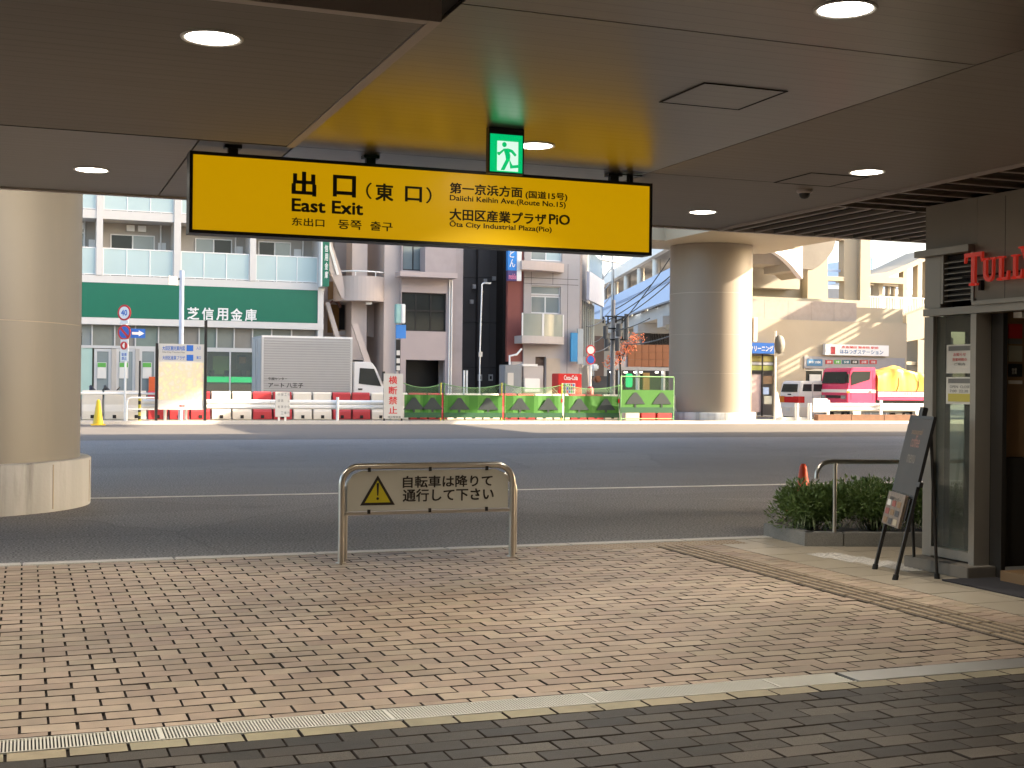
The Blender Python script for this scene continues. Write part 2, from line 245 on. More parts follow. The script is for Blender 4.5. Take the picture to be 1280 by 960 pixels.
# ------------------------------------------------------------------ mesh builder
ORG = {}
class MB:
    def __init__(s): s.v = []; s.f = []; s.mi = []; s.smooth = []
    def add(s, vs, fs, mi=0, smooth=False):
        n = len(s.v); s.v += [tuple(v) for v in vs]
        for f in fs: s.f.append(tuple(i + n for i in f)); s.mi.append(mi); s.smooth.append(smooth)
        return s
    def box(s, x0, x1, y0, y1, z0, z1, mi=0):
        if x0 > x1: x0, x1 = x1, x0
        if y0 > y1: y0, y1 = y1, y0
        if z0 > z1: z0, z1 = z1, z0
        v = [(x, y, z) for z in (z0, z1) for y in (y0, y1) for x in (x0, x1)]
        return s.add(v, [(0, 2, 3, 1), (4, 5, 7, 6), (0, 1, 5, 4), (2, 6, 7, 3), (0, 4, 6, 2), (1, 3, 7, 5)], mi)
    def obox(s, c, ax, ay, az, mi=0):       # oriented box: centre and three half-axis vectors
        c, ax, ay, az = Vector(c), Vector(ax), Vector(ay), Vector(az)
        v = [c + ax * i + ay * j + az * k for k in (-1, 1) for j in (-1, 1) for i in (-1, 1)]
        return s.add(v, [(0, 2, 3, 1), (4, 5, 7, 6), (0, 1, 5, 4), (2, 6, 7, 3), (0, 4, 6, 2), (1, 3, 7, 5)], mi)
    def quad(s, a, b, c, d, mi=0): return s.add([a, b, c, d], [(0, 1, 2, 3)], mi)
    def prism(s, poly, axis, a0, a1, mi=0, smooth=False):   # poly of 2D points, extruded along axis 'x','y' or 'z'
        n = len(poly)
        def p3(p, a): return {'y': (p[0], a, p[1]), 'x': (a, p[0], p[1]), 'z': (p[0], p[1], a)}[axis]
        v = [p3(p, a0) for p in poly] + [p3(p, a1) for p in poly]
        area = sum(poly[i][0] * poly[(i + 1) % n][1] - poly[(i + 1) % n][0] * poly[i][1] for i in range(n))
        fs = [tuple(range(n)), tuple(range(2 * n - 1, n - 1, -1))] + [(i, i + n, (i + 1) % n + n, (i + 1) % n) for i in range(n)]
        flip = (area > 0) != (axis == 'y')
        if (a1 > a0) != flip: pass
        s.add(v, fs, mi, smooth); return s
    def cyl(s, p0, p1, r0, r1=None, seg=12, mi=0, caps=True, smooth=True):
        p0, p1 = Vector(p0), Vector(p1); r1 = r0 if r1 is None else r1
        d = (p1 - p0).normalized(); a = d.orthogonal().normalized(); b = d.cross(a)
        v = []
        for p, r in ((p0, r0), (p1, r1)):
            for i in range(seg):
                t = 2 * math.pi * i / seg; v.append(p + (a * math.cos(t) + b * math.sin(t)) * r)
        n = len(s.v)
        s.add(v, [(i, (i + 1) % seg, (i + 1) % seg + seg, i + seg) for i in range(seg)], mi, smooth)
        if caps: s.add(v[:seg], [tuple(range(seg - 1, -1, -1))], mi); s.add(v[seg:], [tuple(range(seg))], mi)
        return s
    def tube(s, pts, r, seg=10, mi=0, closed=False):
        pts = [Vector(p) for p in pts]; n = len(pts); rings = []; prev = None
        for i, p in enumerate(pts):
            d = (pts[min(i + 1, n - 1)] - pts[max(i - 1, 0)]).normalized()
            a = d.orthogonal().normalized() if prev is None else (prev - d * prev.dot(d)).normalized()
            prev = a; b = d.cross(a)
            rings.append([p + (a * math.cos(2 * math.pi * k / seg) + b * math.sin(2 * math.pi * k / seg)) * r for k in range(seg)])
        v = [q for rg in rings for q in rg]
        fs = [(i * seg + k, i * seg + (k + 1) % seg, (i + 1) * seg + (k + 1) % seg, (i + 1) * seg + k) for i in range(n - 1) for k in range(seg)]
        s.add(v, fs, mi, True); s.add(rings[0], [tuple(range(seg - 1, -1, -1))], mi); s.add(rings[-1], [tuple(range(seg))], mi)
        return s
    def lathe(s, c, prof, seg=32, mi=0, smooth=True):      # prof (r, z)
        v = [(c[0] + r * math.cos(2 * math.pi * k / seg), c[1] + r * math.sin(2 * math.pi * k / seg), c[2] + z) for r, z in prof for k in range(seg)]
        fs = [(i * seg + k, i * seg + (k + 1) % seg, (i + 1) * seg + (k + 1) % seg, (i + 1) * seg + k) for i in range(len(prof) - 1) for k in range(seg)]
        s.add(v, fs, mi, smooth); n = len(prof) - 1
        s.add(v[:seg], [tuple(range(seg - 1, -1, -1))], mi); s.add(v[n * seg:], [tuple(range(seg))], mi)
        return s
    def wall(s, x0, x1, z0, z1, Y, th, holes, mi=0):      # wall in the XZ plane facing -Y with real openings
        xs = sorted({x0, x1, *[h[0] for h in holes], *[h[1] for h in holes]}); zs = sorted({z0, z1, *[h[2] for h in holes], *[h[3] for h in holes]})
        for i in range(len(xs) - 1):
            for j in range(len(zs) - 1):
                cx, cz = (xs[i] + xs[i + 1]) / 2, (zs[j] + zs[j + 1]) / 2
                if any(h[0] < cx < h[1] and h[2] < cz < h[3] for h in holes): continue
                a, b, c, d = xs[i], xs[i + 1], zs[j], zs[j + 1]
                s.quad((a, Y, c), (b, Y, c), (b, Y, d), (a, Y, d), mi); s.quad((b, Y + th, c), (a, Y + th, c), (a, Y + th, d), (b, Y + th, d), mi)
        for a, b, c, d in list(holes):
            s.quad((a, Y, c), (a, Y, d), (a, Y + th, d), (a, Y + th, c), mi); s.quad((b, Y, d), (b, Y, c), (b, Y + th, c), (b, Y + th, d), mi)
            s.quad((a, Y, c), (a, Y + th, c), (b, Y + th, c), (b, Y, c), mi); s.quad((a, Y, d), (b, Y, d), (b, Y + th, d), (a, Y + th, d), mi)
        a, b, c, d = x0, x1, z0, z1
        s.quad((a, Y, d), (a, Y, c), (a, Y + th, c), (a, Y + th, d), mi); s.quad((b, Y, c), (b, Y, d), (b, Y + th, d), (b, Y + th, c), mi)
        s.quad((a, Y, d), (a, Y + th, d), (b, Y + th, d), (b, Y, d), mi); s.quad((a, Y, c), (b, Y, c), (b, Y + th, c), (a, Y + th, c), mi)
        return s
    def build(s, name, mats, parent=None, loc=None, fix=True, bevel=0):
        me = bpy.data.meshes.new(name)
        org = Vector(loc) if loc is not None else (ORG[parent.name] if parent else Vector((0, 0, 0)))
        me.from_pydata([tuple(Vector(v) - org) for v in s.v], [], s.f)
        for mt in (mats if isinstance(mats, (list, tuple)) else [mats]): me.materials.append(mt)
        me.polygons.foreach_set('material_index', s.mi); me.polygons.foreach_set('use_smooth', s.smooth)
        if fix or bevel:
            bm = bmesh.new(); bm.from_mesh(me)
            if bevel:
                bmesh.ops.remove_doubles(bm, verts=bm.verts, dist=1e-5)
                bmesh.ops.bevel(bm, geom=[e for e in bm.edges if len(e.link_faces) == 2 and e.calc_face_angle(0) > .6], offset=bevel, segments=2, affect='EDGES', clamp_overlap=True)
            bmesh.ops.recalc_face_normals(bm, faces=bm.faces); bm.to_mesh(me); bm.free()
        o = bpy.data.objects.new(name, me); COL.objects.link(o)
        if parent:
            o.parent = parent; o.location = org - ORG[parent.name]
        else: o.location = org
        ORG[o.name] = org
        return o
def tag(o, label=None, cat=None, group=None, kind=None):
    if label: o['label'] = label
    if cat: o['category'] = cat
    if group: o['group'] = group
    if kind: o['kind'] = kind
    return o
def thing(name, loc, label, cat, group=None):
    o = bpy.data.objects.new(name, None); COL.objects.link(o); o.location = loc; o.empty_display_size = .2
    ORG[o.name] = Vector(loc); return tag(o, label, cat, group)
def struct(o): return tag(o, kind='structure')
def box(name, mat, parent, *b, bevel=0): return MB().box(*b).build(name, mat, parent, bevel=bevel)
def children(o): return [c for c in COL.objects if c.parent == o]
KIDS = {}
def copy_tree(o, parent=None, kids=None):
    if kids is None:
        kids = {}
        for c in COL.objects:
            if c.parent: kids.setdefault(c.parent.name, []).append(c)
    c = o.copy(); COL.objects.link(c)
    if parent: c.parent = parent
    ORG[c.name] = ORG[o.name]
    for ch in kids.get(o.name, []): copy_tree(ch, c, kids)
    return c
def dup(o, loc, label=None, rz=None):
    c = copy_tree(o); c.location = loc; ORG[c.name] = Vector(loc)
    if label: c['label'] = label
    if rz is not None: c.rotation_euler.z = rz
    return c

# ------------------------------------------------------------------ lettering: flat print cut as real thin letters
def text_bm(body, bold=0.0, res=3):
    cu = bpy.data.curves.new('t', 'FONT'); cu.body = body; cu.size = 1; cu.offset = bold; cu.resolution_u = res; cu.fill_mode = 'BOTH'; cu.extrude = .01
    ob = bpy.data.objects.new('t', cu); COL.objects.link(ob)
    me = ob.to_mesh(); v = [tuple(x.co) for x in me.vertices]; f = [tuple(p.vertices) for p in me.polygons]; ob.to_mesh_clear()
    bpy.data.objects.remove(ob); bpy.data.curves.remove(cu)
    return v, f
def lettering(body, mat, parent, o, ux, uz, w, h, thick=.004, bold=0.0, name='lettering', keep=False):
    """letters fill the rectangle with lower left corner o, spanning w along ux and h along uz; thick proud towards ux x uz"""
    v, f = text_bm(body, 0.0)
    if not v: return None
    xs = [p[0] for p in v]; ys = [p[1] for p in v]; x0, x1, y0, y1 = min(xs), max(xs), min(ys), max(ys)
    ux, uz, o = Vector(ux), Vector(uz), Vector(o); n = ux.cross(uz)
    kx, ky = w / (x1 - x0), h / (y1 - y0)
    if keep: ky = kx = min(kx, ky)
    b = bold * .62; kx, ky = w / (x1 - x0 + 2 * b), h / (y1 - y0 + 2 * b)      # heavier strokes: the outline laid down again, shifted by the stroke gain
    mb = MB()
    for i, (dx, dy) in enumerate([(0, 0)] if b < .003 else [(-b, -b), (b, -b), (-b, b), (b, b), (0, 0)]):
        mb.add([o + ux * ((p[0] - x0 + b + dx) * kx) + uz * ((p[1] - y0 + b + dy) * ky) + n * ((thick * (.55 + .1 * i) if p[2] > 0 else 0) + .0005) for p in v], f)
    ob = mb.build(name, mat, parent, fix=False); return ob
def ytext(body, mat, parent, px, Y, bold=0.0, thick=.004):    # on a plane facing -Y, px = (left, top, right, bottom) with top/bottom read at the left end
    xl, yt, xr, yb = px
    X0, Zt = PY(xl, yt, Y); _, Zb = PY(xl, yb, Y); X1 = PY(xr, yb, Y)[0]
    return lettering(body, mat, parent, (X0, Y, Zb), (1, 0, 0), (0, 0, 1), X1 - X0, Zt - Zb, thick, bold)

# ================================================================== SETTING: ground
g = MB().quad((-400, -200, -.06), (600, -200, -.06), (600, 900, -.06), (-400, 900, -.06)).build('ground', M_ground); struct(g)
a = MB().box(-40, 75, 11.28, 34.0, -.055, -.022).build('forecourt_road', M_asphalt); struct(a)
a = MB().box(-40, 75, 34.0, 46.0, -.055, -.020).build('sunlit_apron', M_apron); struct(a)
struct(MB().box(-40, 75, 48.6, 55.4, -.055, -.018).build('main_road', M_asphalt))
for (x0, x1) in ((-6, 24), ):
    struct(MB().box(.2 - 8, 24, 17.37, 17.47, -.022, -.016).build('road_line', M_line))
struct(MB().box(-40, 75, 46.0, 46.18, -.05, .10).build('far_kerb', M_granite))
struct(MB().box(-40, 75, 46.18, 48.5, -.05, .09).build('far_pavement', M('far_pavement_sand', (.36, .32, .24), .85, var=.2, scale=2)))

# near kerb: stones each about 1.2 m
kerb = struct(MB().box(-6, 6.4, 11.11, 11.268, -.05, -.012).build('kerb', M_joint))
x = -6.0
while x < 7.3:
    box('kerb_stone', M_granite, kerb, x + .004, x + 1.19, 11.115, 11.275, -.03, .006, bevel=.006); x += 1.2

# brick floor ----------------------------------------------------
BL, BW, X0B = .2346, .1319, -.0035
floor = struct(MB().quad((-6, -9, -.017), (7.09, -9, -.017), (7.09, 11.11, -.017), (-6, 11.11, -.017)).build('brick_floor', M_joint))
def brick_mesh(w, d, mat, name='brick'):
    c, h = .0018, .018
    X, Y = w / 2, d / 2
    v = [(-X, -Y, -h), (X, -Y, -h), (X, Y, -h), (-X, Y, -h), (-X, -Y, -c), (X, -Y, -c), (X, Y, -c), (-X, Y, -c), (-X + c, -Y + c, 0), (X - c, -Y + c, 0), (X - c, Y - c, 0), (-X + c, Y - c, 0)]
    f = [(8, 9, 10, 11)] + [(i, (i + 1) % 4, (i + 1) % 4 + 4, i + 4) for i in range(4)] + [(i + 4, (i + 1) % 4 + 4, (i + 1) % 4 + 8, i + 8) for i in range(4)]
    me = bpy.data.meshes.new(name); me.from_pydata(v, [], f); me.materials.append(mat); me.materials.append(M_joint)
    me.polygons.foreach_set('material_index', [0] + [1] * 8); return me, v, f  # sides and bevels painted in joint colour, for dirt and joint shadow
JW = .0095
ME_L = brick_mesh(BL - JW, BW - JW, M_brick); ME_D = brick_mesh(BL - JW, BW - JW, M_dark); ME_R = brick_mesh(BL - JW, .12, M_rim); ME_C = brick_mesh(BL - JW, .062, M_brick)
ALL = []
def in_view(x, y):
    d = Vector((x, y, -EYE)); z = d.dot(fw)
    if z < .5: return False
    px, py = 640 + F * d.dot(CR) / z, 480 - F * d.dot(CU) / z
    return -20 < px < 1300 and py < 975
r = 0
while 5.913 + r * BW < 11.11 - BW / 2 + .02:
    y = 5.913 + r * BW
    for c in range(-26, 24):
        x = X0B + (c + .5 + (.5 if r % 2 else 0)) * BL
        if x - BL / 2 > 5.50: continue
        ALL.append((x, y, 'L', min(BL, 5.52 - (x - BL / 2))))
    r += 1
for c in range(-26, 30):
    ALL.append((X0B + c * BL, 5.815, 'C', BL)); ALL.append((X0B + (c + .28) * BL, 5.505, 'R', BL))
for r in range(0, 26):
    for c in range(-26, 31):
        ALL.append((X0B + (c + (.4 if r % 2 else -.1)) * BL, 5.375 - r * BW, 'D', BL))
vis = [b for b in ALL if in_view(b[0], b[1]) and b[3] == BL]
vis.sort(key=lambda b: b[0] ** 2 + b[1] ** 2)
big = set(id(b) for b in vis[:296])
src = {'L': ME_L, 'D': ME_D, 'R': ME_R, 'C': ME_C}
stuff = {k: ([], [], []) for k in src}
def jitter(): return (random.uniform(-.0016, .0016), random.uniform(-.0016, .0016), random.uniform(-.0022, .0008))
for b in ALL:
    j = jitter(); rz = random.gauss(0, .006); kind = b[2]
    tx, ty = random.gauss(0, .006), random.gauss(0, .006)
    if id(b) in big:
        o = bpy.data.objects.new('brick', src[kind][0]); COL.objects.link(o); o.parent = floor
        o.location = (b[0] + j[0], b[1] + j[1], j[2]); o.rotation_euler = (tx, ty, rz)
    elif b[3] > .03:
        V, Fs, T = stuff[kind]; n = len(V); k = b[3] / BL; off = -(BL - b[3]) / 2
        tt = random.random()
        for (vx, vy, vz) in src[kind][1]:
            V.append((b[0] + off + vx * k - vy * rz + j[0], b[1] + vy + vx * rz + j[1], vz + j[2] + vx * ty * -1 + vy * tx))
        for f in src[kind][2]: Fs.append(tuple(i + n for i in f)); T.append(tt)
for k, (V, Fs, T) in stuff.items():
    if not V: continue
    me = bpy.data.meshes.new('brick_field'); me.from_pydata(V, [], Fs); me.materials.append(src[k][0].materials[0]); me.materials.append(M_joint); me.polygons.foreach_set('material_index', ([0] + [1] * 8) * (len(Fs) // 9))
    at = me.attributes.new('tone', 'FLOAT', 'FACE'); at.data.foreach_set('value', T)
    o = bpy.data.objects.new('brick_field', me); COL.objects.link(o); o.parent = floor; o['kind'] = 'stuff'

# drain channel: slotted grating, then a smooth cover plate
dr = thing('drain_channel', (0, 5.67, 0), 'long steel slot drain across the brick paving with a smooth plate at its end', 'drain')
box('channel', M_slot, dr, -4, 7.0, 5.575, 5.777, -.0095, -.0085)
gb = MB()
for i in range(int(7.6 / .0143)):
    x = -3.6 + i * .0143
    gb.box(x, x + .0075, 5.585, 5.765, -.008, -.001)
tag(gb.build('grating_bars', M_galv, dr), kind='stuff')
rl = MB(); rl.box(-3.6, 4.0, 5.576, 5.584, -.008, .0); rl.box(-3.6, 4.0, 5.766, 5.775, -.008, 0); rl.build('grating_rail', M_galv, dr)
for i in range(8):
    box('grating_joint', M_galv, dr, -3.45 + i, -3.435 + i, 5.585, 5.765, -.0075, .0005)
box('cover_plate', M_plate, dr, 4.02, 6.98, 5.577, 5.775, -.008, -.0005)

# tactile strip, border bricks, pale tiles
M_tdark = M('tactile_groove', (.12, .09, .065), .6)
for i in range(16):
    y = 6.1 + i * .3
    t = MB(); t.box(5.535, 5.885, y + .003, y + .297, -.01, -.0005)
    for k in range(4):
        t.box(5.558 + k * .086, 5.596 + k * .086, y + .01, y + .29, -.0005, .0055, 0)
    t.mi[:6] = [1] * 6; t.build('tactile_tile', [M_tact, M_tdark], floor)
for i in range(7):
    x = 5.0 + i * .3 - .6
    t = MB(); t.box(x + .003, x + .297, 10.80, 11.097, -.01, .0005)
    for a_ in range(5):
        for b_ in range(5):
            t.cyl((x + .03 + a_ * .06, 10.83 + b_ * .06, .0005), (x + .03 + a_ * .06, 10.83 + b_ * .06, .005), .014, .008, 6)
    t.build('tactile_tile', M_tact, floor)
for i in range(9):
    cx, cy = 6.62 + .10 * math.sin(i), 9.2 + i * .12
for i in range(4):
    x, y = 6.60 + i * .06, 9.98 - i * .3
    t = MB(); t.box(x, x + .32, y - .3, y - .003, -.0095, .0015)
    for a_ in range(5):
        for b_ in range(5):
            t.cyl((x + .035 + a_ * .06, y - .275 + b_ * .06, .0015), (x + .035 + a_ * .06, y - .275 + b_ * .06, .006), .014, .008, 6)
    t.build('tactile_tile', M_granite, floor)
for i in range(56):
    y = 4.4 + i * .12
    for k in range(2):
        if y > 10.9: continue
        o = MB().box(5.895 + k * .148, 6.04 + k * .148, y + .003 + k * .04, y + .114 + k * .04, -.01, random.uniform(-.002, .0005)).build('border_brick', M_brick, floor)
ty = 2.0; row = 0
while ty < 11.0:
    tx = 6.20
    while tx < 7.9:
        x1 = min(tx + .44, 7.9)
        if not (tx > 7.05 and ty < 8.9): box('floor_tile', M_tile, floor, tx + .003, x1 - .002, ty + .003, min(ty + .44, 11.1) - .002, -.01, random.uniform(-.0012, 0))
        tx += .445
    ty += .445; row += 1
mat_ = box('door_mat', M('mat_fibre', (.035, .032, .036), .95), None, 6.72, 7.42, 6.9, 8.28, .001, .012); tag(mat_, 'dark entrance mat lying on the pale tiles before the coffee shop door', 'mat')

# ================================================================== CANOPY / ceiling
ZC = 3.05
ceil = struct(MB().box(-8, 16, -10, 11.26, ZC + .02, ZC + .5).build('ceiling', M_slot))
M_ceil2 = ceiling_mat('ceiling_metal_matt', (.255, .232, .208), .15, .5)
def cpanel(x0, x1, y0, y1, z=ZC, nm='ceiling_panel'): return box(nm, M_ceil2 if x0 > 4 or x1 < 1.7 else M_ceil, ceil, x0 + .006, x1 - .006, y0 + .006, y1 - .006, z, z + .018)
for (x0, x1) in ((-8, -3.55), (-3.55, -1.56), (-1.56, 1.04), (1.04, 1.65), (1.65, 4.25), (4.25, 6.38)):
    cpanel(x0, x1, 8.5, 11.25)
for (x0, x1) in ((1.65, 4.25), (4.25, 6.38)):
    cpanel(x0, x1, 5.03 if x0 < 2 else 1.6, 8.5); cpanel(x0, x1, -10, 5.03 if x0 < 2 else 1.6)
cpanel(-8, 1.65, -10, 4.95); cpanel(-8, 1.65, 7.85, 8.5)
# lowered soffit on the left
ZS = 2.94
SXE, SYN, SYE = 1.485, 4.93, 7.90
MB().box(-8, SXE, SYN + .06, SYE, ZS, ZC + .015).build('ceiling_soffit', M_soff, ceil)
e = MB(); e.box(SXE + .005, SXE + .055, SYN, SYE + .03, ZS - .004, ZC - .002); e.box(-8, SXE + .004, SYN, SYN + .055, ZS - .004, ZC - .004); e.build('soffit_edge', M_trim, ceil)
MB().box(-8, SXE + .05, SYE + .002, SYE + .018, ZS - .002, ZC - .003).build('shadow_gap', M_slot, ceil)
# canopy edge trim
t = MB(); t.box(-8, 16, 11.262, 11.33, ZC - .012, ZC + .5); t.build('edge_trim', M_trim, ceil)
t = MB(); t.box(-8, 16, 11.33, 11.36, ZC + .02, ZC + .5); t.build('edge_cap', M_slat, ceil)
# access hatches
for (x0, y0) in ((3.23, 5.85), (5.30, 8.0)):
    h = MB()
    for b_ in ((x0, x0 + .5, y0, y0 + .012), (x0, x0 + .5, y0 + .488, y0 + .5), (x0, x0 + .012, y0 + .012, y0 + .488), (x0 + .488, x0 + .5, y0 + .012, y0 + .488)):
        h.box(b_[0], b_[1], b_[2], b_[3], ZC - .004, ZC - .0005)
    fr_ = h.build('access_hatch', M_slot, ceil); box('hatch_panel', M_ceil if x0 < 4 else M_ceil2, fr_, x0 + .016, x0 + .484, y0 + .016, y0 + .484, ZC - .003, ZC - .0007)
# louvre strips
box('louver_rail', M_trim, ceil, 6.385, 6.41, -6, 11.25, ZC - .02, ZC + .2)
for i in range(60):
    y = 9.3 - i * .28
    if y < -2: break
    o = MB().box(6.415, 16, y, y + .02, ZC - .01, ZC + .11); o.build('louver_slat', M_slat, ceil); box('louver_lip', M_trim, ceil, 6.415, 16, y - .001, y + .024, ZC - .016, ZC - .0105)
for i in range(26):
    x = 6.55 + i * .235
    o = MB().box(x, x + .02, 9.36, 11.24, ZC - .01, ZC + .11); o.build('louver_slat', M_slat, ceil); box('louver_lip', M_trim, ceil, x - .001, x + .024, 9.36, 11.24, ZC - .016, ZC - .0105)
box('louver_backing', M_slot, ceil, 6.42, 16, -6, 11.25, ZC + .13, ZC + .16)

# downlights
dl = []
def downlight(x, y, z, label):
    r = thing('downlight', (x, y, z), label, 'ceiling lamp', 'round downlights in the station ceiling')
    MB().lathe((x, y, z), [(.112, -.001), (.118, -.006), (.128, -.007), (.131, -.001)], 40).build('trim_ring', M_white, r)
    MB().lathe((x, y, z), [(.110, -.003), (.05, -.0032), (.001, -.0034)], 40, smooth=False).build('diffuser', M_lamp, r)
    l = bpy.data.lights.new('downlight_glow', 'AREA'); l.shape = 'DISK'; l.size = .2; l.energy = 6.0; l.color = (1, .92, .79); l.spread = R(120)
    lo = bpy.data.objects.new('downlight_glow', l); COL.objects.link(lo); lo.location = (0, 0, -.012); lo.parent = r
    return r
for (x, y, z, lb) in ((G(265, 47, ZS).x, G(265, 47, ZS).y, ZS, 'large bright round lamp in the lowered soffit above the left end of the yellow sign'),
                      (.45, 10.06, ZC, 'small round lamp at the canopy edge above the left concrete pillar'),
                      (3.09, 7.83, ZC, 'round lamp right beside the green exit sign'),
                      (5.64, 10.21, ZC, 'small round lamp in front of the far pillar top at the canopy edge'),
                      (5.65, 7.82, ZC, 'round lamp next to the dome camera near the louvers'),
                      (3.13, 4.49, ZC, 'large bright round lamp at the top edge above the nearer access hatch')):
    downlight(x, y, z, lb)
for i, (x, y) in enumerate(((.45, 2.2), (3.13, 1.9), (-2.1, 7.83), (-2.1, 10.06), (-2.1, 5.9), (.45, -1.3), (3.13, -1.3), (5.65, 1.5), (-2.1, 2.2), (.45, -4.8), (3.13, -4.8), (-2.1, -1.3))):  # lamps out of view; those behind the camera added to brighten the hall
    l = downlight(x, y, ZC if y > 9 or y < 5 or x > 2 else ZS, 'assumed round ceiling lamp out of the picture, %s' % ('just behind the top edge near the middle|behind the camera towards the shop|left of the lowered soffit lamp|far left at the canopy edge|left of the frame over the drain|right behind the camera|behind the camera on the right|beside the shop entrance mat|to the left of the camera|deep in the hall behind the camera|deep in the hall on the shop side|far behind on the left'.split('|')[i]))
# dome camera
dc = thing('dome_camera', (5.72, 8.72, ZC), 'small dark dome security camera on the ceiling below the farther hatch', 'camera')
MB().lathe((5.72, 8.72, ZC), [(.062, -.0005), (.062, -.02), (.05, -.03)], 24).build('housing', M_trim, dc)
MB().lathe((5.72, 8.72, ZC), [(.045, -.031), (.04, -.052), (.025, -.068), (.004, -.073)], 20).build('dome', M_black, dc)

# station interior walls behind and the coffee shop on the right
struct(MB().box(-8.2, 16, -10.3, -10, 0, ZC + .4).build('back_wall', M_brown))
struct(MB().box(-8.3, -8, -10, 4, 0, ZC + .4).build('side_wall', M_brown))

# ================================================================== hanging sign
sg = thing('hanging_exit_sign', (2.65, 8.62, ZC), 'long yellow lit hanging sign for the east exit with black lettering', 'sign')
SX0, SX1, SZ0, SZ1, SYF, SYB = .985, 4.31, 2.455, 2.985, 8.56, 8.72
f = MB()
f.box(SX0, SX1, SYF, SYB, SZ1 - .022, SZ1); f.box(SX0, SX1, SYF, SYB, SZ0, SZ0 + .022)
f.box(SX0, SX0 + .022, SYF, SYB, SZ0 + .022, SZ1 - .022); f.box(SX1 - .022, SX1, SYF, SYB, SZ0 + .022, SZ1 - .022)
f.build('frame', M_black, sg)
box('lit_panel', M_yel, sg, SX0 + .022, SX1 - .022, SYF + .006, SYB - .006, SZ0 + .022, SZ1 - .022)
for x in (1.27, 2.20, 4.03):
    h = MB(); h.box(x - .055, x + .055, 8.60, 8.68, ZC - .022, ZC - .001); h.box(x - .032, x + .032, 8.615, 8.665, SZ1, ZC - .022); h.build('hanger', M_black, sg)
h = MB(); h.cyl((4.13, 8.60, SZ1), (4.13, 8.60, ZC), .012); h.cyl((4.17, 8.64, SZ1), (4.17, 8.64, ZC), .02); h.box(4.05, 4.24, 8.59, 8.61, ZC - .012, ZC - .004); h.build('conduit', M_black, sg)
YT = SYF + .006
K = .018
ytext('出', M_letter, sg, (364.6, 213.6, 395.3, 244), YT, .05)
ytext('口', M_letter, sg, (416.2, 218.3, 444.8, 245.5), YT, .05)
ytext('（', M_letter, sg, (457.5, 228, 464.5, 248.5), YT, .01)
ytext('東', M_letter, sg, (469.3, 228.8, 491.5, 250.5), YT, .036)
ytext('口', M_letter, sg, (506.3, 232.5, 527.3, 251.8), YT, .036)
ytext('）', M_letter, sg, (532.5, 234, 539.3, 254.2), YT, .01)
ytext('East Exit', M_letter, sg, (364.6, 247.6, 453.8, 264.2), YT, .036)
ytext('东出口', M_letter, sg, (364.6, 271.5, 405.4, 281.8), YT, .022)
ytext('동쪽', M_letter, sg, (422.5, 274.4, 451.8, 286), YT, .022)
ytext('출구', M_letter, sg, (462.8, 276.5, 490.6, 288), YT, .022)
ytext('第一京浜方面', M_letter, sg, (562.2, 227.9, 653, 241.6), YT, .036)
ytext('(国道15号)', M_letter, sg, (656.8, 238, 709, 249), YT, .03)
ytext('Daiichi Keihin Ave.(Route No.15)', M_letter, sg, (562.2, 243.5, 707, 252.5), YT, .024)
ytext('大田区産業プラザ', M_letter, sg, (561.8, 260, 682.8, 275), YT, .036)
ytext('PiO', M_letter, sg, (686.2, 267.3, 712.2, 280.2), YT, .03)
ytext('Ōta City Industrial Plaza(Pio)', M_letter, sg, (562, 274.8, 689.5, 285), YT, .024)

# exit sign
YE = 7.36
ex = thing('exit_sign', (2.955, YE, ZC), 'small green lit running man emergency exit sign hanging above the yellow sign', 'sign')
x0, x1 = PY(611, 190, YE)[0], PY(655, 190, YE)[0]; zt = ZC; zb = PY(633, 217, YE)[1]
b_ = MB(); b_.box(x0, x1, YE, YE + .05, zt - .04, zt); b_.box(x0, x0 + .008, YE, YE + .05, zb, zt - .04); b_.box(x1 - .008, x1, YE, YE + .05, zb, zt - .04); b_.box(x0 + .008, x1 - .008, YE, YE + .05, zb, zb + .008); b_.build('housing', M_black, ex)
box('lit_panel', M_green_lit, ex, x0 + .008, x1 - .008, YE + .004, YE + .046, zb + .008, zt - .04)
fx, fz, s = x0 + .055, zb + .016, .13
pic = MB()
pic.box(fx, fx + .135, YE + .0005, YE + .0035, fz, fz + .18); pic.build('doorway_print', M_white_lit, ex)
# running figure, drawn as plates
def plate(parent, pts, mat, Y, name='figure'):
    m_ = MB().prism([(fx + a * .135, fz + b * .18) for a, b in pts], 'y', Y - .0015, Y); return m_.build(name, mat, parent)
pl = MB()
def poly(pts): pl.prism([(fx + a * .135, fz + b * .18) for a, b in pts], 'y', YE - .0015, YE + .0003)
cx_, cz_ = .33, .88
poly([(cx_ + .11 * math.cos(t * .52), cz_ + .085 * math.sin(t * .52)) for t in range(12)])
poly([(.28, .74), (.52, .76), (.62, .52), (.60, .36), (.42, .34), (.38, .52)])
poly([(.30, .74), (.30, .66), (.08, .50), (.0, .55), (.0, .62), (.1, .62)])
poly([(.50, .76), (.72, .72), (.92, .56), (.84, .50), (.66, .63), (.50, .65)])
poly([(.42, .40), (.60, .40), (.34, .02), (.16, .02)])
poly([(.56, .42), (.62, .34), (.72, .20), (1.08, .24), (1.08, .14), (.62, .09)])
pl.build('running_figure', M_green_lit, ex)

